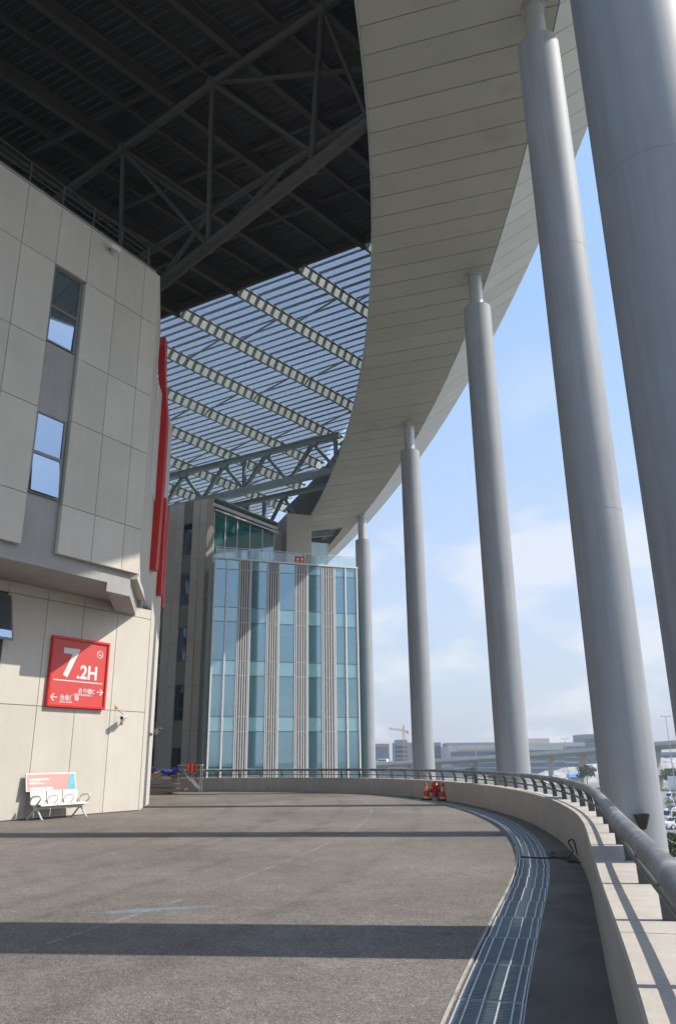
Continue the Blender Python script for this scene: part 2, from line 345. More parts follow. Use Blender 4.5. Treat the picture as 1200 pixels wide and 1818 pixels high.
# ------------------------------------------------------------------ deck edge curve
CP = [(-9.6, -14), (-4.2, -9), (-1.35, -4), (0.07, 0), (1.02, 3.0), (1.9, 6.2), (2.52, 8.4), (3.4, 11.6), (4.02, 14.4), (4.58, 18.0), (4.92, 22.4), (4.82, 27.6), (4.05, 33.2),
      (1.6, 39.6), (-2.6, 43.6), (-8.2, 45.9), (-14, 47.2), (-20, 48.2), (-30, 49.2), (-42, 50)]
def catmull(P, step=0.4):
    out = []; P = [V2(P[0]) * 2 - V2(P[1])] + [V2(p) for p in P] + [V2(P[-1]) * 2 - V2(P[-2])]
    for i in range(1, len(P) - 2):
        p0, p1, p2, p3 = P[i - 1:i + 3]; n = max(2, int((p2 - p1).length / step))
        for k in range(n):
            t = k / n
            out.append(0.5 * ((2 * p1) + (p2 - p0) * t + (2 * p0 - 5 * p1 + 4 * p2 - p3) * t * t + (3 * p1 - p0 - 3 * p2 + p3) * t ** 3))
    out.append(P[-2]); return out
EDGE = catmull(CP)
S_LEN = [0.0]
for i in range(1, len(EDGE)): S_LEN.append(S_LEN[-1] + (EDGE[i] - EDGE[i - 1]).length)
def edge_at(s):
    s = min(max(s, 0), S_LEN[-1] - 1e-4)
    lo, hi = 0, len(S_LEN) - 1
    while hi - lo > 1:
        m_ = (lo + hi) // 2
        if S_LEN[m_] <= s: lo = m_
        else: hi = m_
    t = (s - S_LEN[lo]) / max(1e-6, S_LEN[hi] - S_LEN[lo])
    p = EDGE[lo].lerp(EDGE[hi], t); q0 = EDGE[max(lo - 1, 0)]; q1 = EDGE[min(hi + 1, len(EDGE) - 1)]
    d = (q1 - q0).normalized(); n = Vector((-d.y, d.x))            # towards the road
    return p, d, n
def offs(off, s0=0, s1=None, step=0.4):
    s1 = S_LEN[-1] if s1 is None else s1; n = max(1, int((s1 - s0) / step)); r = []
    for i in range(n + 1):
        p, d, q = edge_at(lerp(s0, s1, i / n)); r.append(p + q * (off(lerp(s0, s1, i / n)) if callable(off) else off))
    return r
def drain_off(s):
    y = edge_at(s)[0].y; t = min(max((y - 5) / 20, 0), 1) if y < 40 else 1; return 0.82 - 0.24 * t * t * (3 - 2 * t)
def sweep(mb, s0, s1, prof, step=0.4, closed=True):
    fp = prof if callable(prof) else (lambda s_: prof)
    n = max(1, int(math.ceil((s1 - s0) / step))); k = len(fp(s0)); vs = []
    for i in range(n + 1):
        p, d, q = edge_at(lerp(s0, s1, i / n))
        vs += [(p.x + q.x * u, p.y + q.y * u, z) for u, z in fp(lerp(s0, s1, i / n))]
    fs = [(i * k + j, (i + 1) * k + j, (i + 1) * k + (j + 1) % k, i * k + (j + 1) % k) for i in range(n) for j in range(k if closed else k - 1)]
    if closed: fs += [tuple(range(k)), tuple(range(n * k, (n + 1) * k))[::-1]]
    return mb.add(vs, fs)

# ------------------------------------------------------------------ setting: ground, deck, road
mb = MB(); mb.add([(-3000, -3000, -8), (3000, -3000, -8), (3000, 3000, -8), (-3000, 3000, -8)], [(0, 1, 2, 3)])
struct(mb.build('ground', 'lower_ground'))
mb = MB(); mb.add([(20, 60, -7.99), (150, 60, -7.99), (150, 200, -7.99), (20, 200, -7.99)], [(0, 1, 2, 3)])
struct(mb.build('parking_lot', 'parking'))
HW = 0.235                                                       # half width of the drain channel
def DLf(s_): return drain_off(s_) + HW
def DRf(s_): return drain_off(s_) - HW
mb = MB(); mb.prism([tuple(p) for p in offs(DLf)] + [(-60, 50), (-60, -14)], -0.34, 0.0)
struct(mb.build('road', 'asphalt'))
mb = MB(); mb.prism([tuple(p) for p in offs(-0.46)] + [(-60, 50.5), (-60, -14)], -1.3, -0.36)
struct(mb.build('deck_slab', 'concrete_far'))
mb = MB(); sweep(mb, 0, S_LEN[-1], lambda s_: [(-0.38, -0.355), (-0.38, 0.004), (DRf(s_), 0.004), (DRf(s_), -0.355)])
struct(mb.build('gutter', 'gutter'))
mat('drain_edge', (0.42, 0.40, 0.36), 0.85, var=0.15, scale=1.5, dirt=((0.2, 0.19, 0.17), 2.0, 0.45, 0.65))
# drain
dr = thing('trench_drain', 'galvanised steel grating drain curving along the gutter beside the asphalt', 'drain', (1.1, 6, 0))
mb = MB(); sweep(mb, 8, 100, lambda s_: [(DLf(s_) - 0.005, -0.30), (DRf(s_) + 0.005, -0.30), (DRf(s_) + 0.005, -0.28), (DLf(s_) - 0.005, -0.28)]); mb.build('channel_floor', 'channel', dr)
for fn_, a, b in ((DLf, 0.030, 0.004), (DRf, -0.004, -0.014)):
    mb = MB(); sweep(mb, 8, 100, lambda s_: [(fn_(s_) + a, 0.0045), (fn_(s_) + a, 0.008), (fn_(s_) + b, 0.008), (fn_(s_) + b, 0.0045)][::-1]); mb.build('edge_angle', 'drain_edge' if a > 0 else 'galv', dr)
GL = 0.995; gw = 2 * HW - 0.016
mb = MB()
for i in range(30): y = -GL / 2 + 0.02 + i * (GL - 0.04) / 29; mb.box(-gw / 2, gw / 2, y - 0.004, y + 0.004, -0.034, -0.001)
mb.box(-gw / 2, gw / 2, -GL / 2, -GL / 2 + 0.012, -0.035, 0.001); mb.box(-gw / 2, gw / 2, GL / 2 - 0.012, GL / 2, -0.035, 0.001)
gmesh = mb.mesh(); gmesh.materials.append(M['galv'])
mb = MB()
for f_ in (-0.47, -0.33, -0.10, 0.14, 0.36, 0.49): mb.box(gw * f_ - 0.006, gw * f_ + 0.006, -GL / 2, GL / 2, -0.03, 0.003)
bmesh_ = mb.mesh(); bmesh_.materials.append(M['galv_bar'])
s = 9.0
while s < 92:
    p, d, n = edge_at(s); c = p + n * drain_off(s)
    k = random.uniform(-0.006, 0.006)
    g = piece('grate', gmesh, dr, (c.x, c.y, -0.004 + k * 0.3), math.atan2(d.y, d.x) - math.pi / 2 + k)
    bb = bpy.data.objects.new('bearing_bars', bmesh_); col.objects.link(bb); bb.parent = g
    s += 1.0
# parapet
pw = thing('parapet_wall', 'curved beige concrete parapet wall along the outer edge of the road', 'wall', (4.0, 22, 0))
s = 4.0
while s < S_LEN[-1] - 1:
    e = min(s + 6.0, S_LEN[-1]); mb = MB()
    sweep(mb, s + 0.006, e - 0.006, [(0, 0.0), (0.0, 0.725), (-0.015, 0.74), (-0.385, 0.74), (-0.40, 0.725), (-0.40, -1.2), (-0.385, -1.2), (-0.385, 0.0)][::-1], 0.4)
    mb.build('wall_segment', 'parapet', pw, smooth=40); s = e
# railing
rl = thing('guard_railing', 'dark steel guard railing with a thick round handrail on the curved parapet', 'railing', (4.2, 22, 0.74))
mb = MB(); pts = offs(-0.20, 6, 100, 0.35); mb.path([(p.x, p.y, 1.13) for p in pts], 0.062, 16); mb.build('handrail', 'rail', rl, smooth=60)
for z, o_ in ((1.0, -0.255),):
    mb = MB(); pts = offs(o_, 6, 100, 0.6); mb.path([(p.x, p.y, z) for p in pts], 0.007, 6); mb.build('wire', 'post', rl, smooth=60)
mb = MB(); pts = offs(-0.265, 6, 100, 0.6); mb.path([(p.x, p.y, 0.895) for p in pts], 0.02, 8); mb.build('lower_rail', 'post', rl, smooth=60)
mb = MB(); pr = [(-0.13, 0.0), (-0.03, 0.0), (-0.025, 0.2), (0.0, 0.28), (0.06, 0.335), (0.05, 0.35), (-0.03, 0.33), (-0.085, 0.27), (-0.115, 0.16)]
n = len(pr); mb.add([(u, -0.022, z) for u, z in pr] + [(u, 0.022, z) for u, z in pr], [tuple(range(n)), tuple(range(n, 2 * n))[::-1]] + [(i, i + n, (i + 1) % n + n, (i + 1) % n) for i in range(n)])
pm = mb.mesh(); pm.materials.append(M['post'])
s = 6.4
while s < 98:
    p, d, n = edge_at(s); c = p - n * 0.235
    piece('post', pm, rl, (c.x, c.y, 0.74), math.atan2(n.y, n.x)); s += 1.33

# ------------------------------------------------------------------ canopy ring
SK = -0.175
def ZS(y): return 27.6 + SK * y
JA = R(-14); JD = Vector((math.cos(JA), math.sin(JA)))
CI, CO, CF = ((-74.31, 29.26), 75.97), ((-83.59, 21.16), 90.89), ((-103.14, 14.57), 113.3)
def hit(c, C):
    o = Vector((0, c)) - Vector(C[0]); b = o.dot(JD); q = b * b - (o.dot(o) - C[1] ** 2)
    return Vector((0, c)) + JD * (-b + math.sqrt(q))
CEND = 54.2
def inner(c):
    if c <= CEND: return hit(c, CI)
    t = min((c - CEND) / 8.0, 1); o = hit(c, CO); return o - JD * lerp((hit(CEND, CO) - Vector((0.35, 0))).x, 0.55, t ** 0.55)
can = thing('canopy_ring', 'pale curved roof edge canopy with panelled soffit carried by the round columns', 'canopy', (5, 28, 22))
FH = 1.25
def slab(a, b, c_, d, th, zf, nrm_up=True):                     # quad with depth
    q = [a, b, c_, d]; mb = MB(); lo = [zf(i) for i in range(4)]
    P = [Vector((q[i].x, q[i].y, lo[i])) for i in range(4)]
    nr = (P[1] - P[0]).cross(P[3] - P[0]).normalized()
    if nr.z < 0: nr = -nr
    T = [p + nr * th for p in P]
    A = sum(q[i].x * q[(i + 1) % 4].y - q[(i + 1) % 4].x * q[i].y for i in range(4))
    fs = [(0, 3, 2, 1), (4, 5, 6, 7), (0, 1, 5, 4), (1, 2, 6, 5), (2, 3, 7, 6), (3, 0, 4, 7)]
    if A < 0: fs = [f[::-1] for f in fs]
    return mb.add(P + T, fs)
PW = 0.97; c = -20.0; gap = 0.014
while c < 66:
    c0, c1 = c + gap, c + PW - gap
    cut = c < CEND < c + PW
    if cut: c1 = CEND - gap
    i0, i1, o0, o1, f0, f1 = inner(c0), inner(c1), hit(c0, CO), hit(c1, CO), hit(c0, CF), hit(c1, CF)
    u0, u1, u2, u3 = (random.uniform(-0.006, 0.006) for _ in range(4))
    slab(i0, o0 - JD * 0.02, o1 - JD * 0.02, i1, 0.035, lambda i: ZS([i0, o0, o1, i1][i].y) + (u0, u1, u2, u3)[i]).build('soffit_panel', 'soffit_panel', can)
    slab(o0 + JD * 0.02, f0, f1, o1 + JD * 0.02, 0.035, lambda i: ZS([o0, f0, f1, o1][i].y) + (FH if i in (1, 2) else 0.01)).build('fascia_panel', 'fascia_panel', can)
    c = CEND if cut else c + PW
cs = [-20 + i * 1.0 for i in range(75)] + []
def strip(name, m, fa, fb, za, zb, c0, c1, th=0.03):
    mb = MB(); n = int((c1 - c0) / 0.9); A = []; B = []
    for i in range(n + 1):
        c = lerp(c0, c1, i / n); a, b = fa(c), fb(c); A.append((a.x, a.y, za(a))); B.append((b.x, b.y, zb(b)))
    vs = A + B + [(p[0], p[1], p[2] + th) for p in A] + [(p[0], p[1], p[2] + th) for p in B]; k = n + 1
    fs = []
    for i in range(n): fs += [(i, i + 1, k + i + 1, k + i), (2 * k + i, 3 * k + i, 3 * k + i + 1, 2 * k + i + 1), (i, 2 * k + i, 2 * k + i + 1, i + 1), (k + i, k + i + 1, 3 * k + i + 1, 3 * k + i)]
    return mb.add(vs, fs).build(name, m, can)
hi_ = lambda c: hit(c, CI); ho = lambda c: hit(c, CO); hf = lambda c: hit(c, CF)
strip('soffit_backing', 'joint', lambda c: hi_(c) + JD * 0.02, ho, lambda p: ZS(p.y) + 0.06, lambda p: ZS(p.y) + 0.06, -20, CEND)
strip('soffit_backing', 'joint', lambda c: inner(c) + JD * 0.02, ho, lambda p: ZS(p.y) + 0.06, lambda p: ZS(p.y) + 0.06, CEND + 0.02, 66)
strip('fascia_backing', 'joint', lambda c: ho(c) + JD * 0.06, lambda c: hf(c) - JD * 0.03, lambda p: ZS(p.y) + 0.10, lambda p: ZS(p.y) + FH + 0.06, -20, 66)
strip('top_skin', 'fascia_panel', lambda c: ho(c) - JD * 0.3, lambda c: hf(c) + JD * 0.03, lambda p: ZS(p.y) + FH + 0.22, lambda p: ZS(p.y) + FH + 0.12, -20, CEND)
strip('top_skin', 'fascia_panel', lambda c: ho(c) - JD * 0.3, lambda c: hf(c) + JD * 0.03, lambda p: ZS(p.y) + FH + 0.22, lambda p: ZS(p.y) + FH + 0.12, CEND + 0.02, 66)
strip('inner_edge_trim', 'steel', lambda c: hi_(c) - JD * 0.07, lambda c: hi_(c) - JD * 0.012, lambda p: ZS(p.y) - 0.03, lambda p: ZS(p.y) - 0.03, -20, CEND, 0.16)
mb = MB(); a, b = hit(CEND, CI), inner(CEND + 0.01); mb.beam((a.x, a.y, ZS(a.y) + 0.05), (b.x, b.y, ZS(b.y) + 0.05), 0.05, 0.16); mb.build('end_trim', 'steel', can)
strip('sun_block_cladding', 'steel_roof', lambda c: hf(c) + JD * 0.03, lambda c: ho(c) + JD * 0.4, lambda p: ZS(p.y) + FH + 0.12, lambda p: ZS(p.y) + 8.25, -20, 66)  # closes canopy to roof, added to keep sun off the upper hall wall
# frame above the open bay at the canopy's far end
for c in (56.2, 58.6):
    a, b = hit(c, CI), inner(c); mb = MB(); mb.ibeam((a.x, a.y, ZS(a.y) + 0.7), (b.x, b.y, ZS(b.y) + 0.6), 0.2, 0.4); mb.build('end_frame_beam', 'steel', can)

# ------------------------------------------------------------------ columns
COLS = [((3.95, 7.6), 'nearest and thickest grey column, cut by the right edge of the picture'),
        ((6.42, 18.0), 'tall grey round column with a floodlight at its foot beside the handrail'),
        ((6.32, 29.4), 'grey round column standing third from the right beyond the parapet'),
        ((4.24, 41.0), 'grey round column rising just left of the red hydrant, fourth from the right'),
        ((1.75, 52.6), 'pale grey column right beside the glass corner of the office'),
        ((-2.0, 63.0), 'farthest short stretch of grey column seen above the office terrace')]
for (x, y), lab in COLS:
    t = thing('column', lab, 'column', (x, y, -8), 'round columns carrying the canopy ring')
    zt = ZS(y) - 1.75; zn = ZS(y) + 0.05
    H = zt + 8; R0 = 0.685 if y < 10 else 0.64 if y < 20 else 0.62 if y < 35 else 0.57 if y < 45 else 0.545; prof = [(0.0, 0), (R0, 0)]
    for i in range(1, 13):
        f = i / 12; prof.append((R0 - 0.02 * f, H * f))
    prof += [(0.29, H + 0.001)]
    MB().lathe(prof, (x, y, -8), 48).build('shaft', 'column_paint', t, smooth=30)
    MB().lathe([(0.31, zt - 0.1), (0.31, zn - 0.18)], (x, y, 0), 32).build('neck', 'neck_paint', t, smooth=30)
    MB().lathe([(0.31, zn - 0.18), (0.365, zn - 0.18), (0.365, zn + 0.2), (0.31, zn + 0.2)], (x, y, 0), 32).build('collar', 'neck_paint', t, smooth=30)
    for j in range(1, 4):                                        # weld rings
        z = -8 + H * j / 4; f = j / 4; r = R0 - 0.02 * f
        MB().lathe([(r - 0.01, z - 0.016), (r + 0.004, z - 0.010), (r + 0.004, z + 0.010), (r - 0.01, z + 0.016)], (x, y, 0), 40).build('weld_seam', 'column_paint', t, smooth=30)

# ------------------------------------------------------------------ steel roof: deck, beams, trusses
def ZR(y, o=0): return 35.5 + o + SK * y
roof = thing('steel_roof', 'dark corrugated steel roof with pipe trusses over the hall', 'roof', (-12, 26, 31))
SA = R(-24.5); SD = Vector((math.cos(SA), math.sin(SA))); SN = Vector((-SD.y, SD.x))      # slat direction and across
E0 = Vector((-4.4, 38.1))                                                              # point on the deck's open edge
BA = R(43); BD = Vector((math.cos(BA), math.sin(BA)))
def rlim(t, C=CO, ins=0.2):          # where the line across the roof meets the canopy ring
    o = E0 + SN * t - Vector(C[0]); b = o.dot(SD); return -b + math.sqrt(b * b - (o.dot(o) - (C[1] - ins) ** 2))
pitch = 0.33; mb = MB(); nrib = 110
prof = []
for i in range(nrib):
    t0 = -i * pitch; prof += [(t0, 0.0), (t0 - 0.10, 0.0), (t0 - 0.14, 0.07), (t0 - 0.29, 0.07)]
L0_, L1_ = -45, 14
vs = []
for t, z in prof:
    for l in (L0_, rlim(t)):
        p = E0 + SN * t + SD * l; vs.append((p.x, p.y, ZR(p.y) + z))
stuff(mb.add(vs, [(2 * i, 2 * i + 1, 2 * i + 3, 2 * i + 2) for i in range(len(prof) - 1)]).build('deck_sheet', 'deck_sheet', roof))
vs2 = []; nt_ = 24
for i in range(nt_ + 1):
    t = lerp(0.02, -36.2, i / nt_)
    for l in (L0_, rlim(t, ins=-0.35)): p = E0 + SN * t + SD * l; vs2.append((p.x, p.y, ZR(p.y) + 0.25))
k_ = len(vs2)
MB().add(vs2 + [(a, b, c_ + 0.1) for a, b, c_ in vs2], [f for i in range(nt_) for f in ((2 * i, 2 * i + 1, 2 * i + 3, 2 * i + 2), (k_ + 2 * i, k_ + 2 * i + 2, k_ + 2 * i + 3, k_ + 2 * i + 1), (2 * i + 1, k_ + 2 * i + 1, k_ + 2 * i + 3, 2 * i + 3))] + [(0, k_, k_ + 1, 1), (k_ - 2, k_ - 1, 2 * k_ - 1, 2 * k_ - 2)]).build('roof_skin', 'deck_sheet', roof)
def line_edge(yi, t):       # point of a beam (Y intercept yi) at distance t across from the open edge
    # solve (0,yi)+BD*u : (P-E0).SN = t
    o = Vector((0, yi)); u = (t - (o - E0).dot(SN)) / BD.dot(SN); return o + BD * u
def bclip(yi, t0, t1):               # part of a beam that lies inside the canopy ring
    a, b = line_edge(yi, t0), line_edge(yi, t1)
    def ins(p): return (p - Vector(CO[0])).length < CO[1] - 0.3
    if not ins(a) and not ins(b): return None
    lo, hi = (a, b) if ins(a) else (b, a)
    if ins(b) and ins(a): return a, b
    for _ in range(30):
        m_ = (lo + hi) / 2 if False else lo.lerp(hi, 0.5)
        if ins(m_): lo = m_
        else: hi = m_
    return (a, lo) if ins(a) else (lo, b)
YI = [38.9 + 5.2 * i for i in range(-8, 9)]
def p3(p, o): return (p.x, p.y, ZR(p.y, o))
for i, yi in enumerate(YI):
    ab = bclip(yi, -35, -0.01)
    if ab and ab[1].x > -34:
        a, b = ab
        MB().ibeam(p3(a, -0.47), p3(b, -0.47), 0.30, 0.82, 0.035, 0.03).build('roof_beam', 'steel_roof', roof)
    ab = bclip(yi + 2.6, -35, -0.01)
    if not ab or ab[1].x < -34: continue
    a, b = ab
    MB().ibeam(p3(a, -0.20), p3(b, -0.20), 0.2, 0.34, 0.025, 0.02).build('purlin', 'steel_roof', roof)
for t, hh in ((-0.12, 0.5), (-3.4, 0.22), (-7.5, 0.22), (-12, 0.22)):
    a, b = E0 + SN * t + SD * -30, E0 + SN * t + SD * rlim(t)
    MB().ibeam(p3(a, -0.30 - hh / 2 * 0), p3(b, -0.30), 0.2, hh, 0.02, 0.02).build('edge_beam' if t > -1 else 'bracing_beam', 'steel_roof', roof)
# main pipe truss
tr = thing('pipe_truss', 'dark round pipe truss with thick lower chord crossing under the roof above the hall', 'truss', (-5, 27, 22))
def PL(p, z0): return Vector((p[0], p[1], z0 + SK * p[1]))
Tn = [Vector((-22, 36.9, 28.15)), Vector((-10.04, 29.02, 29.52)), Vector((-5.29, 25.87, 30.07)), Vector((-0.39, 22.85, 30.6)), Vector((4.6, 19.8, 31.1))]
Bn = [Vector((-20.3, 40.9, 21.0)), Vector((-8.17, 30.33, 22.85)), Vector((-5.58, 28.12, 23.24)), Vector((-0.90, 24.24, 23.92)), Vector((1.33, 22.33, 24.26)), Vector((4.2, 20.0, 24.7))]
Mn = [Vector((-18, 37.4, 24.4)), Vector((-3.95, 27.0, 25.2)), Vector((1.3, 23.6, 25.85)), Vector((3.6, 22.1, 26.1))]
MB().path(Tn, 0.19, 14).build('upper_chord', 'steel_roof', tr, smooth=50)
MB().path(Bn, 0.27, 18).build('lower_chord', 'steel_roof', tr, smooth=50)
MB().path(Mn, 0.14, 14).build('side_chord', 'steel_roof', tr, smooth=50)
for a, b, r in ((Tn[2], Bn[2], 0.13), (Tn[3], Bn[3], 0.13), (Tn[1], Vector((-10.3, 31.0, 23.4)), 0.12), (Tn[1], Bn[2], 0.11), (Tn[2], Vector((1.4, 23.4, 28.0)), 0.10),
                (Tn[2], Vector((-0.9, 25.1, 25.5)), 0.11), (Vector((-1.9, 25.7, 25.5)), Bn[2] + Vector((0.6, -0.5, 0.1)), 0.11), (Tn[1], Vector((-5.4, 28.1, 25.1)), 0.09),
                (Vector((-5.6, 28.2, 25.1)), Bn[1] + Vector((-0.4, 0.4, 0)), 0.1), (Tn[0], Bn[1], 0.11), (Tn[3], Mn[2], 0.1), (Vector((-12, 33, 25)), Vector((-5.4, 28.1, 25.1)), 0.09)):
    MB().tube(a, b, r, seg=12).build('web_member', 'steel_roof', tr, smooth=50)
for nd in (Tn[1], Tn[2], Tn[3], Bn[2], Bn[3]):
    MB().lathe([(0.05, -0.3), (0.26, -0.2), (0.30, 0.0), (0.26, 0.2), (0.05, 0.3)], nd, 12).build('joint_node', 'steel_roof', tr, smooth=60)
# louvred sun roof
lou = thing('louvred_roof', 'open louvred sun roof of grey slats on sunlit steel beams behind the hall', 'louvred roof', (-5, 48, 27))
TEND = 37.0; lmesh_len = 46.0
sp = 0.56; nsl = int(TEND / sp)
tilt = R(18); wv = 0.235
ax = Vector((SD.x, SD.y, SK * SD.y)).normalized(); ac = Vector((SN.x, SN.y, SK * SN.y)); ac = (ac - ax * ac.dot(ax)).normalized(); up = ax.cross(ac).normalized()
bl = ac * math.cos(tilt) + up * math.sin(tilt); bt = ax.cross(bl)
smesh = MB().box(0, 1, -wv / 2, wv / 2, -0.02, 0.02).mesh(); smesh.materials.append(M['slat'])
for i in range(nsl):
    t = 0.35 + i * sp; l0 = -34; l1 = rlim(t)
    p = E0 + SN * t + SD * l0
    o = piece('slat', smesh, lou, (p.x, p.y, ZR(p.y, 0.12)))
    rot = Matrix((ax, bl, bt)).transposed().to_4x4(); rot.translation = o.location
    o.matrix_basis = rot @ Matrix.Rotation(random.uniform(-0.12, 0.12), 4, 'X') @ Matrix.Diagonal(((l1 - l0) / math.sqrt(1 - (SK * SD.y) ** 2), 1, 1, 1))
for i in range(5):                                               # glazing over the slats
    t0, t1 = 0.05 + i * TEND / 5 + 0.01, 0.05 + (i + 1) * TEND / 5 - 0.01
    q = [E0 + SN * t0 + SD * -34, E0 + SN * t0 + SD * rlim(t0), E0 + SN * t1 + SD * rlim(t1), E0 + SN * t1 + SD * -34]
    vs = [p3(p, 0.42) for p in q] + [p3(p, 0.44) for p in q]
    MB().add(vs, [(3, 2, 1, 0), (4, 5, 6, 7), (0, 1, 5, 4), (1, 2, 6, 5), (2, 3, 7, 6), (3, 0, 4, 7)]).build('roof_glazing', 'glass_roof', lou)
for yi in YI:
    ab = bclip(yi, 0.02, TEND)
    if not ab or ab[1].x < -38: continue
    a, b = ab
    MB().ibeam(p3(a, -0.47), p3(b, -0.47), 0.17, 0.82, 0.035, 0.03).build('main_beam', 'steel', lou)
    st = MB()
    for k in range(0, nsl, 2):
        p = line_edge(yi, 0.35 + k * sp)
        if (p - Vector(CO[0])).length > CO[1] - 0.5: continue
        st.beam(p3(p, -0.06), p3(p, 0.12), 0.05, 0.03, (1, 0, 0))
    st.build('slat_brackets', 'steel', lou)
for yi in YI:
    for t in (3.2, 8.6, 14.0, 19.5):
        a, b = line_edge(yi, t), line_edge(yi + 5.2, t + 0.9)
        if a.x < -30 or max((q - Vector(CO[0])).length for q in (a, b)) > CO[1] - 0.4: continue
        MB().tube(p3(a, -0.30), p3(b, -0.30), 0.06, seg=8).build('strut', 'steel', lou, smooth=60)
# far trusses under the sun roof
def far_truss(o, a, label, zt, zb, L, dz):
    o, a = Vector(o), Vector(a).normalized()
    P = lambda s, z: (o.x + a.x * s, o.y + a.y * s, z)
    top = lambda s: zt + dz * s; bot = lambda s: zb + dz * s
    t = thing('roof_truss', label, 'truss', P(L / 2, zb), 'steel trusses under the far end of the sun roof')
    MB().ibeam(P(-14, top(-14)), P(L, top(L)), 0.34, 0.42, 0.05, 0.04).build('upper_chord', 'steel', t)
    MB().beam(P(3.2, bot(3.2)), P(L, bot(L)), 0.40, 0.50).build('lower_chord', 'steel', t)
    MB().beam(P(-14, bot(-14)), P(3.2, bot(3.2)), 0.34, 0.38).build('lower_chord', 'steel', t)
    tops = [-9.8, -6.0, -2.2, 1.66, 5.5, 9.3, 13.4, 17.3]
    for i, s_ in enumerate(tops):
        if s_ + 2 > L: continue
        for d_ in (-1.95, 1.95):
            MB().ibeam(P(s_, top(s_) - 0.2), P(s_ + d_ * 0.93, bot(s_ + d_) + 0.2), 0.26, 0.24, 0.03, 0.03, (a.x, a.y, 0.2)).build('web_member', 'steel', t)
        if i % 2 == 0: MB().ibeam(P(s_ + 1.9, top(s_) - 0.2), P(s_ + 1.9, bot(s_) + 0.2), 0.24, 0.26, 0.03, 0.03, (a.x, a.y, 0)).build('vertical_member', 'steel', t)
        MB().beam(P(s_ - 0.35, top(s_) - 0.22), P(s_ + 0.35, top(s_) - 0.22), 0.30, 0.35).build('gusset', 'steel', t)
    return t
far_truss((-14.14, 58.89), (0.92, -0.40), 'large grey W braced steel truss whose lower chord meets the office corner pier', 24.15, 21.35, 15.6, 0.055)
far_truss((-13.2, 65.5), (0.92, -0.40), 'smaller looking steel truss farther back above the office terrace glazing', 23.0, 19.6, 13.6, 0.05)

# ------------------------------------------------------------------ exhibition hall (left)
LC = Vector((-7.15, 28.6)); WA = R(58); wa = Vector((-math.cos(WA), -math.sin(WA))); wnm = Vector((math.sin(WA), -math.cos(WA)))
def W(s, off, z): p = LC + wa * s + wnm * off; return Vector((p.x, p.y, z))
def wbox(mb, s0, s1, o0, o1, z0, z1): return mb.obox(W(s0, o0, z0), W(s1, o0, z0) - W(s0, o0, z0), W(s0, o1, z0) - W(s0, o0, z0), Vector((0, 0, z1 - z0)))
hall = thing('exhibition_hall', 'grey concrete panelled exhibition hall with overhanging upper wall on the left', 'building', tuple(W(6, 0, 0)))
HT = 19.25; OU, OR = 2.5, 2.32                                  # overhang of the panels and of the wall behind them
L1 = Vector((-7.85, 33)); U0 = Vector((-7.5, 28.4)); U1 = Vector((-8.95, 33.6))
def xy(v): return (v.x, v.y)
MB().prism([xy(W(0, -0.03, 0)), tuple(L1), (-17, 48), (-50, 48), (W(45, -0.03, 0).x - 20, W(45, -0.03, 0).y), xy(W(45, -0.03, 0))], 0.005, 7.1).build('lower_core', 'joint', hall)
Uc = W(3.1, OU, 0)
MB().prism([xy(W(3.26, OR, 0)), (U0.x - 0.12, U0.y - 0.1), (U1.x - 0.12, U1.y), (-17, 48), (-50, 48), (W(45, OR, 0).x - 20, W(45, OR, 0).y), xy(W(45, OR, 0))], 7.12, HT - 0.05).build('upper_core', 'wall_core', hall)
mb = MB(); d = (L1 - LC).normalized(); nn = Vector((d.y, -d.x)); mb.obox((LC.x, LC.y, 0.006), (d.x * (L1 - LC).length, d.y * (L1 - LC).length, 0), (nn.x * 0.012, nn.y * 0.012, 0), (0, 0, 7.58)); mb.build('corner_return', 'wall_panel', hall)
for A_, B_2 in ((V2(Uc), U0), (U0, U1)):
    ud = B_2 - A_; un = Vector((ud.normalized().y, -ud.normalized().x)); mb = MB(); mb.obox((A_.x, A_.y, 7.58), (ud.x, ud.y, 0), (-un.x * 0.1, -un.y * 0.1, 0), (0, 0, HT - 7.58)); mb.build('corner_return', 'wall_panel', hall)
ud = L1 - U0; un = Vector((ud.normalized().y, -ud.normalized().x)); nrb = 14
MB().obox((U0.x, U0.y, 7.1), (ud.x, ud.y, 0), (-un.x * 0.3, -un.y * 0.3, 0), (0, 0, 9.8)).build('side_wall', 'wall_panel', hall)
for i in range(nrb):
    q = U0 + ud * ((i + 0.3) / nrb); MB().obox((q.x, q.y, 11.9), (ud.x * 0.4 / nrb, ud.y * 0.4 / nrb, 0), (un.x * 0.04, un.y * 0.04, 0), (0, 0, 4.9)).build('cladding_rib', 'white_frame', hall)
g = 0.009
def wpanel(s0, s1, z0, z1, o0, o1, m='wall_panel', nm='wall_panel'):
    mb = MB(); wbox(mb, s0 + g, s1 - g, o0, o1, z0 + g, z1 - g); return mb.build(nm, m, hall, bevel=0.006)
SL = [0.0, 1.62, 3.14, 4.62, 6.1, 7.6, 9.1, 10.6, 12.1, 13.6, 15.1, 16.6]
for i in range(len(SL) - 1):
    for z0, z1 in ((0.012, 3.35), (3.35, 6.76), (6.76, 7.12)):
        if SL[i] == 6.1 and 3 < z0 < 6: continue
        wpanel(SL[i], SL[i + 1], z0, z1, -0.028, 0.0)
SU = [3.1, 3.85, 5.1, 6.36, None, 7.6, 8.87, 10.1, 11.35, 12.6, 13.85, 15.1]
rows = [7.58, 9.12, 11.92, 14.15, 17.05, HT]
for i in range(len(SU) - 1):
    if SU[i] is None or SU[i + 1] is None: continue
    for z0, z1 in zip(rows, rows[1:]): wpanel(SU[i], SU[i + 1], z0, z1, OR + 0.02, OU)
wpanel(6.36, 7.6, 17.05, HT, OR + 0.02, OU)
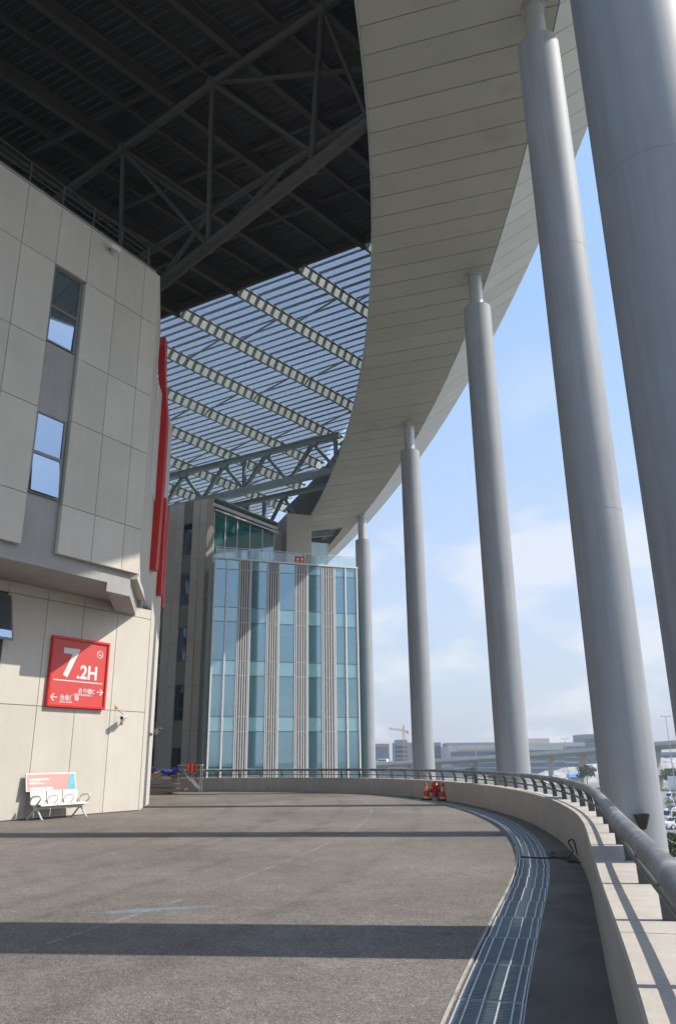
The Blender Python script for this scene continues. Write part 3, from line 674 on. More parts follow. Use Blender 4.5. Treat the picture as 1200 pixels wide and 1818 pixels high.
mb = MB(); wbox(mb, 3.3, 16, 1.9, OU + 0.03, HT, HT + 0.05); mb.build('coping', 'wall_core', hall)
MB().prism([xy(W(3.26, OR + 0.012, 0)), xy(W(4.25, OR + 0.012, 0)), xy(W(1.8, 0.004, 0)), xy(W(0.78, 0.004, 0))], 6.82, 7.118).build('beam_end', 'wall_core', hall, bevel=0.01)
MB().prism([xy(W(3.12, OU - 0.01, 0)), xy(W(3.3, OR, 0)), xy(W(0.75, 0.01, 0)), xy(W(0.34, 0.01, 0))], 7.40, 7.577).build('panel_underside', 'wall_panel', hall)
def window(s0, s1, z0, z1, zm, off, tilt_low=0.0):
    mb = MB(); f = 0.055
    wbox(mb, s0, s1, off, off + 0.07, z0, z0 + f); wbox(mb, s0, s1, off, off + 0.07, z1 - f, z1)
    wbox(mb, s0, s0 + f, off, off + 0.07, z0 + f, z1 - f); wbox(mb, s1 - f, s1, off, off + 0.07, z0 + f, z1 - f)
    wbox(mb, s0 + f, s1 - f, off, off + 0.07, zm - 0.05, zm + 0.05)
    w = mb.build('window', 'window_frame', hall)
    mb = MB(); wbox(mb, s0 + f, s1 - f, off + 0.02, off + 0.035, zm + 0.05, z1 - f); mb.build('pane', 'glass_window', w)
    mb = MB(); A, B = W(s0 + f, off + 0.03, zm - 0.05), W(s1 - f, off + 0.03, zm - 0.05)
    dn = W(s0 + f, off + 0.03 + tilt_low, z0 + f) - A; th = W(0, 0.012, 0) - W(0, 0, 0)
    mb.obox(A, B - A, dn, th); mb.build('pane', 'glass_window', w)
    mb = MB(); wbox(mb, s0 + 0.02, s1 - 0.02, off - 0.35, off - 0.3, z0, z1); mb.build('blind', 'interior_wall', w)
window(6.46, 7.54, 14.3, 16.98, 15.57, OR + 0.01, -0.035)
window(6.46, 7.54, 9.24, 11.86, 10.53, OR + 0.01, 0.10)
mb = MB(); wbox(mb, 6.38, 7.58, OR + 0.002, OR + 0.04, 11.88, 14.28); mb.build('spandrel', 'wall_core', hall)
# ground floor window pushed open at the frame edge
mb = MB(); wbox(mb, 6.12, 7.58, -0.02, 0.03, 3.37, 6.7); w = mb.build('window_opening', 'dark_gap', hall)
mb = MB(); mb.obox(W(6.05, 0.05, 6.65), W(7.6, 0.05, 6.65) - W(6.05, 0.05, 6.65), W(6.05, 0.42, 5.2) - W(6.05, 0.05, 6.65), W(0, 0.04, 0) - W(0, 0, 0)); sh = mb.build('open_sash', 'window_frame', hall)
mb = MB(); mb.obox(W(6.12, 0.10, 6.6), W(7.55, 0.10, 6.6) - W(6.12, 0.10, 6.6), W(6.12, 0.45, 5.27) - W(6.12, 0.10, 6.6), W(0, 0.012, 0) - W(0, 0, 0)); mb.build('pane', 'glass_window', sh)
# railing on the hall roof
hr = thing('roof_railing', 'thin dark railing along the top edge of the exhibition hall', 'railing', tuple(W(8, 2.2, HT + 0.05)))
for z in (0.35, 0.6, 0.85, 1.1):
    mb = MB(); mb.path([U1.to_3d() + Vector((-0.3, -0.2, HT + 0.05 + z)), U0.to_3d() + Vector((-0.35, -0.1, HT + 0.05 + z)), W(3.5, 2.2, HT + 0.05 + z), W(18, 2.2, HT + 0.05 + z)], 0.022, 8); mb.build('rail', 'steel_roof', hr)
for s_ in [3.5 + 1.3 * i for i in range(11)]:
    mb = MB(); mb.tube(W(s_, 2.2, HT + 0.052), W(s_, 2.2, HT + 1.17), 0.028, seg=8); mb.build('post', 'steel_roof', hr)
# floodlight under the hall coping
fl = thing('wall_floodlight', 'small white box floodlight fixed at the top edge of the hall wall', 'floodlight', tuple(W(5.5, OU, 18.9)))
mb = MB(); mb.obox(W(5.35, OU + 0.12, 18.83), W(5.75, OU + 0.12, 18.83) - W(5.35, OU + 0.12, 18.83), W(0, 0.22, -0.10) - W(0, 0, 0), Vector((0, 0, 0.16)) + (W(0, 0.05, 0) - W(0, 0, 0))); mb.build('housing', 'camera_white', fl, bevel=0.01)
mb = MB(); wbox(mb, 5.52, 5.58, OU, OU + 0.2, 18.87, 18.92); mb.build('bracket', 'window_frame', fl)
# red zigzag sign boxes on the far side of the corner
def red_strip(pts, wd, Y, dp, label):
    base = (pts[-1][0], Y, pts[-1][1]); t = thing('red_sign_box', label, 'sign', base, 'red vertical sign boxes on the hall corner')
    for (x0, z0), (x1, z1) in zip(pts, pts[1:]):
        MB().add([(x0, Y, z0), (x0 + wd, Y, z0), (x1 + wd, Y, z1), (x1, Y, z1), (x0 - 0.02, Y + dp, z0), (x0 + wd - 0.02, Y + dp, z0), (x1 + wd - 0.02, Y + dp, z1), (x1 - 0.02, Y + dp, z1)],
                 [(3, 2, 1, 0), (4, 5, 6, 7), (0, 1, 5, 4), (2, 3, 7, 6), (1, 2, 6, 5), (3, 0, 4, 7)]).build('box_section', 'red_paint', t, bevel=0.01)
    return t
red_strip([(-7.86, 19.6), (-7.80, 17.9), (-7.57, 15.80), (-7.56, 12.9), (-7.62, 9.0)], 0.29, 29.6, 0.5, 'tallest red zigzag sign box at the hall corner')
red_strip([(-7.80, 12.7), (-7.76, 8.35)], 0.24, 31.5, 0.4, 'middle red sign box behind the tall zigzag one')
red_strip([(-8.02, 12.6), (-7.99, 8.1)], 0.22, 33.0, 0.4, 'rearmost thin red sign box at the hall corner')

# red hall sign
SX, SZ0, SW, SH = 4.36, 3.36, 2.36, 2.25
sg = thing('hall_sign', 'red wall sign with white 7.2H and direction arrows', 'sign', tuple(W(SX, 0.0, SZ0)))
mb = MB(); wbox(mb, SX, SX - SW, 0.03, 0.10, SZ0, SZ0 + SH); mb.build('board', 'sign_red', sg)
fr_ = 0.07
for s0, s1, z0, z1 in ((SX + 0.01, SX - SW - 0.01, SZ0 - 0.01, SZ0 + fr_), (SX + 0.01, SX - SW - 0.01, SZ0 + SH - fr_, SZ0 + SH + 0.01), (SX + 0.01, SX - fr_, SZ0 + fr_, SZ0 + SH - fr_), (SX - SW + fr_, SX - SW - 0.01, SZ0 + fr_, SZ0 + SH - fr_)):
    mb = MB(); wbox(mb, s0, s1, 0.02, 0.15, z0, z1); mb.build('frame', 'sign_frame', sg, bevel=0.008)
SM = Matrix((( -wa.x, 0, wnm.x, 0), (-wa.y, 0, wnm.y, 0), (0, 1, 0, 0), (0, 0, 0, 1)))
def on_sign(fx, fy, off=0.103): return W(SX - SW * fx, off, SZ0 + SH * (1 - fy))
def sign_text(body, fx, fy, size, bold=0.0, sxs=1.0, name='lettering'):
    me = text_mesh(body, size, bold); me.materials.clear(); me.materials.append(M['print_white'])
    o = bpy.data.objects.new(name, me); col.objects.link(o); o.parent = sg
    Mx = SM @ Matrix.Diagonal((sxs, 1, 1, 1)); Mx.translation = on_sign(fx, fy) - Vector(BASE[sg.name]); o.matrix_local = Mx
sign_text('7', 0.19, 0.555, 1.28, 0.035, 1.02)
sign_text('.2H', 0.455, 0.575, 0.62, 0.018, 0.98)
sign_text('办公楼C', 0.51, 0.785, 0.185, 0.004)
sign_text('OFFICE BUILDING C', 0.44, 0.825, 0.085, 0.002)
sign_text('商业广场', 0.21, 0.895, 0.19, 0.004)
sign_text('NECC PLAZA', 0.21, 0.94, 0.085, 0.002)
def sbar(mb, x0, y0, x1, y1, w):
    A, B = on_sign(x0, y0, 0.1005), on_sign(x1, y1, 0.1005); d = (B - A); nrm = wnm.to_3d(); sd = d.cross(nrm).normalized() * w
    mb.obox(A - sd / 2, d, sd, nrm * 0.005)
mb = MB(); sbar(mb, 0.07, 0.625, 0.93, 0.625, 0.035); mb.build('rule', 'print_white', sg)
mb = MB(); sbar(mb, 0.84, 0.755, 0.945, 0.755, 0.03); sbar(mb, 0.895, 0.705, 0.95, 0.757, 0.035); sbar(mb, 0.895, 0.805, 0.95, 0.753, 0.035); mb.build('arrow', 'print_white', sg)
mb = MB(); sbar(mb, 0.06, 0.87, 0.165, 0.87, 0.03); sbar(mb, 0.11, 0.82, 0.055, 0.872, 0.035); sbar(mb, 0.11, 0.92, 0.055, 0.868, 0.035); mb.build('arrow', 'print_white', sg)
mb = MB(); cxx, cyy, rr = 0.845, 0.19, 0.052
for i in range(20):
    a, b = 2 * math.pi * i / 20, 2 * math.pi * (i + 1) / 20
    sbar(mb, cxx + rr * math.cos(a), cyy + rr * 1.05 * math.sin(a), cxx + rr * math.cos(b), cyy + rr * 1.05 * math.sin(b), 0.022)
sbar(mb, cxx - 0.036, cyy - 0.038, cxx + 0.036, cyy + 0.038, 0.018); sbar(mb, cxx - 0.032, cyy + 0.008, cxx + 0.028, cyy + 0.008, 0.02)
sbar(mb, cxx + 0.015, cyy - 0.022, cxx + 0.026, cyy - 0.008, 0.008)
mb.build('no_smoking_mark', 'print_white', sg)
# surveillance cameras
def cctv(p, dirv, label, arm):
    t = thing('security_camera', label, 'camera', tuple(p), 'white bullet cameras on the hall'); p = Vector(p); d = Vector(dirv).normalized()
    mb = MB(); mb.tube(p - d * 0.19, p + d * 0.19, 0.065, seg=16); bdy = mb.build('body', 'camera_white', t, smooth=50)
    mb = MB(); sd = d.cross(Vector((0, 0, 1))).normalized(); mb.obox(p - d * 0.2 - sd * 0.075 + Vector((0, 0, 0.06)), d * 0.46, sd * 0.15, Vector((0, 0, 0.015))); mb.build('sunshield', 'camera_white', bdy)
    mb = MB(); mb.tube(p + d * 0.185, p + d * 0.2, 0.052, seg=16); mb.build('lens', 'black', bdy)
    mb = MB(); mb.path([p - d * 0.05, p - d * 0.05 + Vector((0, 0, -0.12)), Vector(arm)], 0.022, 8); mb.build('bracket', 'camera_white', t)
    mb = MB(); mb.tube(Vector(arm) - Vector((0, 0, 0.06)), Vector(arm) + Vector((0, 0, 0.06)), 0.05, seg=12); mb.build('mount', 'camera_white', t)
    return t
p = W(1.30, 0.36, 3.12); c1 = cctv(p, (wa.x * 0.75 + wnm.x * 0.3, wa.y * 0.75 + wnm.y * 0.3, -0.18), 'white security camera under the right corner of the red sign', W(1.05, 0.03, 3.0))
mb = MB(); mb.path([W(1.38, 0.02, 3.5), W(1.36, 0.12, 3.34), W(1.25, 0.30, 3.18)], 0.009, 6); mb.build('cable', 'black', c1)
mb = MB(); wbox(mb, 1.32, 1.42, 0.0, 0.04, 3.44, 3.54); mb.build('junction_box', 'cone_yellow', c1)
pp = Vector((-7.2, 31.0, 2.80)); cctv(pp, (0.6, -0.75, 0.05), 'white security camera sticking out past the hall corner edge', (-7.5, 31.2, 2.66))
# bench with poster
be = thing('bench', 'white perforated three seat bench with a pink and blue poster backboard by the hall wall', 'bench', tuple(W(3.9, 0.5, 0)))
b0, b1 = 4.75, 2.95
for i in range(3):
    s0 = lerp(b0, b1, i / 3) - 0.015; s1 = lerp(b0, b1, (i + 1) / 3) + 0.015
    def surf(prof, th, nm):
        mb = MB(); k = len(prof); nrm = []
        vs = []
        for side in (0, 1):
            for j, (o, z) in enumerate(prof):
                j0, j1 = max(j - 1, 0), min(j + 1, k - 1); dx, dz = prof[j1][0] - prof[j0][0], prof[j1][1] - prof[j0][1]; l = math.hypot(dx, dz); nx, nz = -dz / l * th * side, dx / l * th * side
                vs += [W(s0, o + nx, z + nz), W(s1, o + nx, z + nz)]
        fs = []
        for j in range(k - 1): a = 2 * j; b = 2 * k + 2 * j; fs += [(a, a + 1, a + 3, a + 2), (b, b + 2, b + 3, b + 1), (a, a + 2, b + 2, b), (a + 1, b + 1, b + 3, a + 3)]
        fs += [(0, 2 * k, 2 * k + 1, 1), (2 * k - 2, 2 * k - 1, 4 * k - 1, 4 * k - 2)]
        return mb.add(vs, fs).build(nm, 'bench_white', be, smooth=50)
    surf([(0.86, 0.40), (0.84, 0.435), (0.78, 0.45), (0.65, 0.44), (0.5, 0.425), (0.42, 0.425)], 0.02, 'seat')
    surf([(0.42, 0.43), (0.37, 0.47), (0.34, 0.56), (0.31, 0.68), (0.28, 0.80)], 0.02, 'backrest')
mb = MB(); wbox(mb, b0 - 0.03, b1 + 0.03, 0.52, 0.60, 0.29, 0.37); mb.build('beam', 'bench_white', be)
for s_ in (b0 - 0.08, b1 + 0.08):
    mb = MB(); mb.path([W(s_, 0.90, 0.0), W(s_, 0.80, 0.08), W(s_, 0.66, 0.25), W(s_, 0.56, 0.31), W(s_, 0.45, 0.25), W(s_, 0.28, 0.08), W(s_, 0.18, 0.0)], 0.028, 10); mb.build('leg', 'bench_white', be, smooth=60)
for s_ in (b0 + 0.02, b1 - 0.02, lerp(b0, b1, 1 / 3), lerp(b0, b1, 2 / 3)):
    ends = s_ in (b0 + 0.02, b1 - 0.02)
    r = 0.03 if ends else 0.016
    mb = MB(); mb.path([W(s_, 0.56, 0.36), W(s_, 0.74, 0.48), W(s_, 0.84, 0.58), W(s_, 0.85, 0.64), W(s_, 0.78, 0.68), W(s_, 0.55, 0.67), W(s_, 0.42, 0.63), W(s_, 0.40, 0.50), W(s_, 0.45, 0.42)], r, 10); mb.build('armrest', 'bench_white', be, smooth=60)
def BP(fs, fz, off=0.0):                                          # on the backboard, leaning back a little
    return W(lerp(b0 + 0.12, b1 + 0.05, fs), 0.26 - 0.12 * fz + off, lerp(0.80, 1.33, fz))
def bquad(mb, f0, f1, z0, z1, off, th): A = BP(f0, z0, off); return mb.obox(A, BP(f1, z0, off) - A, BP(f0, z1, off) - A, BP(0, 0, th) - BP(0, 0, 0))
mb = MB(); bquad(mb, 0, 1, 0, 1, -0.03, 0.04); bd = mb.build('backboard', 'bench_white', be, bevel=0.008)
mb = MB(); bquad(mb, 0.025, 0.975, 0.07, 0.93, 0.012, 0.004); mb.build('poster', 'poster_pink', bd)
prof = [(0.80, 0.07), (0.805, 0.25), (0.835, 0.5), (0.86, 0.7), (0.865, 0.93), (0.975, 0.93), (0.975, 0.07)]
mb = MB(); nP = len(prof); mb.add([BP(a, b, 0.0165) for a, b in prof] + [BP(a, b, 0.0185) for a, b in prof], [tuple(range(nP)), tuple(range(nP, 2 * nP))[::-1]] + [(i, (i + 1) % nP, (i + 1) % nP + nP, i + nP) for i in range(nP)]); mb.build('poster_blue_shape', 'poster_blue', bd)
for f0, f1, z0, z1 in ((0.06, 0.44, 0.60, 0.70), (0.06, 0.28, 0.50, 0.54), (0.06, 0.36, 0.40, 0.46), (0.08, 0.52, 0.08, 0.22)):
    mb = MB(); bquad(mb, f0, f1, z0, z1, 0.0165, 0.002); mb.build('printed_bar', 'print_white', bd)

# ------------------------------------------------------------------ office block
G0 = Vector((-7.72, 47.0)); OA = R(19.7); oa = Vector((math.cos(OA), math.sin(OA))); on = Vector((-oa.y, oa.x))
def O(s, d, z): p = G0 + oa * s + on * d; return Vector((p.x, p.y, z))
def obx(s0, s1, d0, d1, z0, z1): return MB().obox(O(s0, d0, z0), O(s1, d0, z0) - O(s0, d0, z0), O(s0, d1, z0) - O(s0, d0, z0), Vector((0, 0, z1 - z0)))
of = thing('office_block', 'office block with teal glass curtain wall, white fin strips and dark stone side', 'building', tuple(O(4, 2, -8)))
FW = 9.5; ZT = 13.95
LV = [(-8, -4.9), (-4.9, -4.0), (-4.0, -0.85), (-0.85, 0.0), (0.0, 3.33), (3.33, 4.2), (4.2, 6.65), (6.65, 7.55), (7.55, 9.95), (9.95, 10.87), (10.87, 13.33), (13.33, ZT)]
span = {1, 3, 5, 7, 9, 11}
bays = [(-0.12, 0.60, 'p'), (0.66, 1.38, 'p'), (1.44, 2.18, 'f'), (2.24, 3.26, 'p'), (3.32, 4.06, 'f'), (4.12, 5.14, 'p'), (5.20, 6.0, 'f'), (6.06, 6.98, 'p'), (7.04, 7.88, 'f'), (7.94, 8.62, 'p'), (8.68, 9.44, 'p')]
for s0, s1, k in bays:
    if k == 'p':
        for i, (z0, z1) in enumerate(LV):
            if z1 < -1: continue
            obx(s0 + 0.01, s1 - 0.01, 0.02, 0.045, z0 + 0.02, z1 - 0.02).build('pane', 'glass_spandrel' if i in span else 'glass_teal', of)
    else:
        obx(s0, s1, 0.10, 0.16, -8, ZT).build('fin_backing', 'dark_gap', of)
        nf = 5; w = (s1 - s0) / nf
        for j in range(nf):
            obx(s0 + w * (j + 0.29), s0 + w * (j + 0.71), -0.05, 0.08, -8, ZT - 0.02).build('fin', 'fin', of)
        for z in (0.0, 3.33, 4.2, 6.65, 7.55, 9.95, 10.87, 13.33):
            obx(s0, s1, 0.06, 0.085, z - 0.02, z + 0.02).build('fin_rail', 'white_frame', of)
for s_ in (-0.15, 0.63, 1.41, 2.21, 3.29, 4.09, 5.17, 6.03, 7.01, 7.91, 8.65, 9.47):
    big = s_ in (-0.15, 0.63, 8.65, 9.47)
    obx(s_ - (0.05 if big else 0.03), s_ + (0.05 if big else 0.03), -0.07 if big else -0.03, 0.06, -8, ZT + 0.01).build('mullion', 'white_frame', of)
for z0, z1 in LV[3:]:
    for s0, s1, k in bays:
        if k == 'p': obx(s0, s1, 0.0, 0.05, z0 - 0.015, z0 + 0.015).build('transom', 'window_frame', of)
obx(-0.22, FW + 0.06, -0.09, 0.3, ZT + 0.012, ZT + 0.12).build('roof_edge', 'white_frame', of)
# interior
for i in (3, 5, 7, 9): obx(0.0, FW - 0.08, 0.35, 7.2, LV[i][0] + 0.1, LV[i][1] - 0.05).build('floor_slab', 'interior_slab', of)
obx(-0.02, FW, 0.3, 9.0, ZT - 0.35, ZT + 0.01).build('terrace_slab', 'interior_slab', of)
obx(0.4, FW - 0.3, 6.8, 7.0, -8, ZT - 0.4).build('rear_wall', 'interior_wall', of)
for s_ in (2.0, 5.6, 8.3): obx(s_, s_ + 0.45, 1.6, 2.05, -8, ZT - 0.36).build('interior_column', 'interior_wall', of)
rb = random.Random(3)
for s0, s1, k in bays:
    if k != 'p': continue
    for z0, z1 in ((0.0, 3.33), (4.2, 6.65), (7.55, 9.95), (10.87, 13.33)):
        f = rb.choice((0.22, 0.3, 0.38, 0.3, 0.75)); obx(s0 + 0.06, s1 - 0.06, 0.22, 0.235, z1 - (z1 - z0) * f, z1 - 0.06).build('roller_blind', 'interior_slab', of)
# left return
for i, (z0, z1) in enumerate(LV[3:]):
    MB().obox(O(-0.13, 0.1, z0 + 0.02), O(-0.13, 3.1, z0) - O(-0.13, 0.1, z0), (oa.x * 0.03, oa.y * 0.03, 0), (0, 0, z1 - z0 - 0.04)).build('pane', 'glass_side', of)
obx(-0.16, -0.10, 1.5, 1.56, -8, ZT).build('mullion', 'white_frame', of)
obx(FW - 0.06, FW - 0.03, 0.1, 7.0, -8, ZT).build('pane', 'glass_dark', of)
# stone tower at the corner
TS, TD = -0.25, 3.25; T0 = O(TS, TD, 0); sd = Vector((math.cos(R(152)), math.sin(R(152)))); sn = Vector((sd.y, -sd.x))
if sn.y > 0: sn = -sn
TT = 19.1
def S(u, off, z): p = V2(T0) + sd * u + sn * off; return Vector((p.x, p.y, z))
e1 = S(9.5, -0.02, 0); r1 = O(0.2, TD + 0.03, 0); r2 = O(0.2, TD + 8, 0)
MB().prism([(S(0, -0.02, 0).x, S(0, -0.02, 0).y), (r1.x, r1.y), (r2.x, r2.y), (e1.x + on.x * 6, e1.y + on.y * 6), (e1.x, e1.y)], -8, TT - 0.02).build('tower_core', 'joint', of)
zrow = [-4.0, -0.2, 3.5, 6.3, 9.2, 12.0, 14.8, 17.2, TT]
ucol = [(0.0, 0.62, 'stone'), (0.62, 1.22, 'stone'), (1.22, 2.02, 'w'), (2.02, 2.70, 'stone'), (2.70, 3.40, 'stone'), (3.40, 4.2, 'w'), (4.2, 4.9, 'stone'), (4.9, 5.6, 'stone')]
def sbx(u0, u1, o0, o1, z0, z1): return MB().obox(S(u0, o0, z0), S(u1, o0, z0) - S(u0, o0, z0), S(u0, o1, z0) - S(u0, o0, z0), Vector((0, 0, z1 - z0)))
for u0, u1, k in ucol:
    if k == 'stone':
        for z0, z1 in zip(zrow, zrow[1:]): sbx(u0 + 0.008, u1 - 0.008, -0.018, 0.012 if u1 < 1 else 0.05, z0 + 0.008, z1 - 0.008).build('stone_panel', 'stone', of)
    else:
        for zb in (0.2, 4.15, 7.9, 11.7, 15.2):
            w = sbx(u0 + 0.02, u1 - 0.02, -0.015, 0.0, zb, zb + 2.3).build('window', 'window_frame', of)
            sbx(u0 + 0.07, u1 - 0.07, 0.002, 0.012, zb + 0.75, zb + 2.24).build('pane', 'glass_window', w); sbx(u0 + 0.07, u1 - 0.07, 0.002, 0.012, zb + 0.06, zb + 0.69).build('pane', 'glass_window', w)
        for z0, z1 in ((2.5, 4.15), (6.45, 7.9), (10.2, 11.7), (14.0, 15.2), (17.5, TT), (-4, 0.2)): sbx(u0 + 0.01, u1 - 0.01, -0.015, 0.02, z0 + 0.005, z1 - 0.005).build('dark_panel', 'stone_dark', of)
for z0, z1 in zip(zrow, zrow[1:]):
    obx(TS + 0.02, 0.2, TD - 0.03, TD + 0.02, z0 + 0.008, z1 - 0.008).build('stone_panel', 'stone_light', of)
# set back top storey
def ztop(s): return lerp(18.2, 16.95, (s - 0.2) / 4.4)
su = [0.26, 1.05, 1.9, 2.8, 3.7, 4.55]
for s0, s1 in zip(su, su[1:]):
    A, B = O(s0 + 0.03, 3.32, 14.0), O(s1 - 0.03, 3.32, 14.0); th = (on * 0.03).to_3d()
    vs = [A, B, Vector((B.x, B.y, ztop(s1))), Vector((A.x, A.y, ztop(s0)))]
    MB().add(vs + [v + th for v in vs], [(0, 1, 2, 3), (7, 6, 5, 4), (0, 4, 5, 1), (1, 5, 6, 2), (2, 6, 7, 3), (3, 7, 4, 0)]).build('pane', 'glass_dark', of)
for s_ in su: obx(s_ - 0.03, s_ + 0.03, 3.26, 3.38, 13.97, ztop(s_)).build('mullion', 'white_frame', of)
for dz, r in ((0.02, 0.05), (0.50, 0.07)):
    a, b = O(0.2 - (0.1 if dz > 0.1 else 0), 2.9 if dz < 0.1 else 3.2, ztop(0.2) + dz), O(4.75, 2.9 if dz < 0.1 else 3.2, ztop(4.75) + dz * 0.8)
    MB().beam(a, b, r * 2, r * (2 if dz < 0.1 else 3)).build('eave_beam', 'white_frame', of)
obx(0.3, 8.5, 6.5, 6.7, 14, 17.5).build('rear_wall', 'stone_dark', of)
MB().add([O(0.2, 2.9, ztop(0.2) + 0.9), O(4.75, 2.9, ztop(4.75) + 0.72), O(4.75, 7, ztop(4.75) + 0.72), O(0.2, 7, ztop(0.2) + 0.9), O(0.2, 2.9, ztop(0.2) + 0.96), O(4.75, 2.9, ztop(4.75) + 0.78), O(4.75, 7, ztop(4.75) + 0.78), O(0.2, 7, ztop(0.2) + 0.96)],
         [(3, 2, 1, 0), (4, 5, 6, 7), (0, 1, 5, 4), (1, 2, 6, 5), (2, 3, 7, 6), (3, 0, 4, 7)]).build('eave_slab', 'steel', of)
obx(4.62, 5.3, 3.9, 6.5, 14, 17.4).build('pier_return', 'stone', of)
obx(5.3, 7.15, 2.7, 6.5, 14, 18.4).build('pier', 'stone_light', of, bevel=0.02)
for s0, s1 in ((7.2, 7.85), (7.9, 8.5)):
    obx(s0, s1, 3.3, 3.33, 14, 16.6).build('pane', 'glass_dark', of)
for s_ in (7.88, 8.55): obx(s_ - 0.03, s_ + 0.03, 3.26, 3.36, 14, 16.6).build('mullion', 'white_frame', of)
obx(7.1, 8.7, 3.2, 3.5, 16.6, 16.8).build('lintel', 'steel_roof', of)
# terrace balustrade
bl_ = thing('terrace_balustrade', 'clear glass balustrade along the office terrace edge', 'balustrade', tuple(O(4.7, 0.05, ZT + 0.12)))
nb = 8; ZB = ZT + 0.12
for i in range(nb):
    s0, s1 = lerp(-0.1, FW - 0.1, i / nb), lerp(-0.1, FW - 0.1, (i + 1) / nb)
    obx(s0 + 0.03, s1 - 0.03, 0.06, 0.075, ZB, ZB + 0.62).build('pane', 'glass_rail', bl_); obx(s0 - 0.02, s0 + 0.02, 0.05, 0.09, ZB, ZB + 0.68).build('post', 'white_frame', bl_)
obx(FW - 0.12, FW - 0.08, 0.05, 0.09, ZB, ZB + 0.68).build('post', 'white_frame', bl_)
obx(-0.12, FW - 0.06, 0.04, 0.10, ZB + 0.68, ZB + 0.72).build('top_rail', 'white_frame', bl_)
ts = thing('terrace_sign', 'small red notice board with two white emblems on the terrace balustrade', 'sign', tuple(O(5.4, -0.02, ZB + 0.1)))
obx(5.15, 5.78, -0.03, 0.03, ZB + 0.02, ZB + 0.46).build('board', 'sign_frame', ts)
for s_ in (5.31, 5.61):
    mb = MB(); c = O(s_, -0.035, ZB + 0.27)
    for k in range(4):
        a = math.pi * k / 4; d = (oa * math.cos(a)).to_3d() + Vector((0, 0, math.sin(a))); e = (oa * -math.sin(a)).to_3d() + Vector((0, 0, math.cos(a)))
        mb.obox(c - d * 0.10 - e * 0.022 - on.to_3d() * 0.001 * (k + 1), d * 0.2, e * 0.044, on.to_3d() * 0.004)
    mb.build('emblem', 'print_white', ts)
    obx(s_ - 0.11, s_ + 0.11, -0.034, -0.031, ZB + 0.07, ZB + 0.11).build('printed_line', 'print_white', ts)

# ------------------------------------------------------------------ cones, hydrant, cable
def cone(x, y, label, rz):
    t = thing('traffic_cone', label, 'cone', (x, y, 0.005), 'traffic cones beside the hydrant')
    def r(z): return 0.155 - 0.118 * (z - 0.07) / 0.63
    MB().add([(c_ * a, s_ * a, z) for z, a in ((0, 0.18), (0.05, 0.18), (0.075, 0.16)) for c_, s_ in ((-1, -1), (1, -1), (1, 1), (-1, 1))],
             [(3, 2, 1, 0), (8, 9, 10, 11)] + [(k * 4 + i, k * 4 + (i + 1) % 4, k * 4 + 4 + (i + 1) % 4, k * 4 + 4 + i) for k in range(2) for i in range(4)]).build('base', 'black', t, base=(0, 0, 0), bevel=0.01)
    for z0, z1, m, nm in ((0.07, 0.15, 'cone_yellow', 'band'), (0.15, 0.38, 'cone_red', 'body'), (0.38, 0.55, 'cone_yellow', 'band'), (0.55, 0.70, 'cone_red', 'body')):
        e = 0.004 if nm == 'band' else 0
        pr = [(r(z0) + e, z0), (r(z1) + e, z1)] + ([(0.03, 0.71)] if z1 > 0.69 else [])
        MB().lathe(pr, seg=24).build(nm, m, t, smooth=50, base=(0, 0, 0))
    for o in t.children: o.location = (0, 0, 0)
    t.rotation_euler = (0, 0, rz); t.scale = (0.92, 0.92, 0.95); return t
cone(3.50, 33.3, 'red and yellow traffic cone left of the red hydrant', 0.5)
cone(4.10, 32.7, 'red and yellow traffic cone right of the red hydrant', 0.2)
hy = thing('fire_hydrant', 'red fire hydrant between two traffic cones by the parapet', 'hydrant', (3.85, 33.2, 0.005))
B_ = Vector((3.85, 33.2, 0.005))
MB().lathe([(0.15, 0), (0.15, 0.03), (0.115, 0.035), (0.11, 0.12)], B_, 24).build('foot', 'concrete_far', hy, smooth=40)
MB().lathe([(0.13, 0.12), (0.13, 0.15), (0.112, 0.16), (0.112, 0.50), (0.15, 0.51), (0.16, 0.55), (0.15, 0.59), (0.12, 0.64), (0.06, 0.69), (0.035, 0.70)], B_, 28).build('barrel', 'hydrant', hy, smooth=40)
MB().lathe([(0.035, 0.70), (0.035, 0.75), (0.028, 0.755)], B_, 6).build('operating_nut', 'hydrant', hy)
for dv, rr, ln in (((-1, -0.25, 0), 0.065, 0.21), ((0.3, -1, 0), 0.05, 0.18), ((1, 0.25, 0), 0.05, 0.17)):
    d = Vector(dv).normalized(); p = B_ + Vector((0, 0, 0.37))
    MB().tube(p + d * 0.08, p + d * ln, rr, seg=16).build('outlet', 'hydrant', hy, smooth=50); MB().tube(p + d * ln, p + d * (ln + 0.035), rr * 1.2, seg=8).build('outlet_cap', 'hydrant', hy)
cb = MB(); pts = []
for p in [(3.02, 13.95, 0.02), (3.3, 13.75, 0.02), (3.55, 13.8, 0.02), (3.75, 13.55, 0.03), (3.66, 13.2, 0.02), (3.60, 13.35, 0.04), (3.80, 13.65, 0.12), (3.83, 13.95, 0.24), (3.9, 13.9, 0.27), (3.86, 13.6, 0.1), (3.80, 13.1, 0.015), (3.70, 13.3, 0.02), (3.55, 14.1, 0.02), (3.72, 14.6, 0.02)]: pts.append(V2(p).to_3d() + Vector((0, 0, p[2])))
def smooth3(P, n=6):
    P = [P[0] * 2 - P[1]] + P + [P[-1] * 2 - P[-2]]; out = []
    for i in range(1, len(P) - 2):
        p0, p1, p2, p3_ = P[i - 1:i + 3]
        for k in range(n): t = k / n; out.append(0.5 * ((2 * p1) + (p2 - p0) * t + (2 * p0 - 5 * p1 + 4 * p2 - p3_) * t * t + (3 * p1 - p0 - 3 * p2 + p3_) * t ** 3))
    return out + [P[-2]]
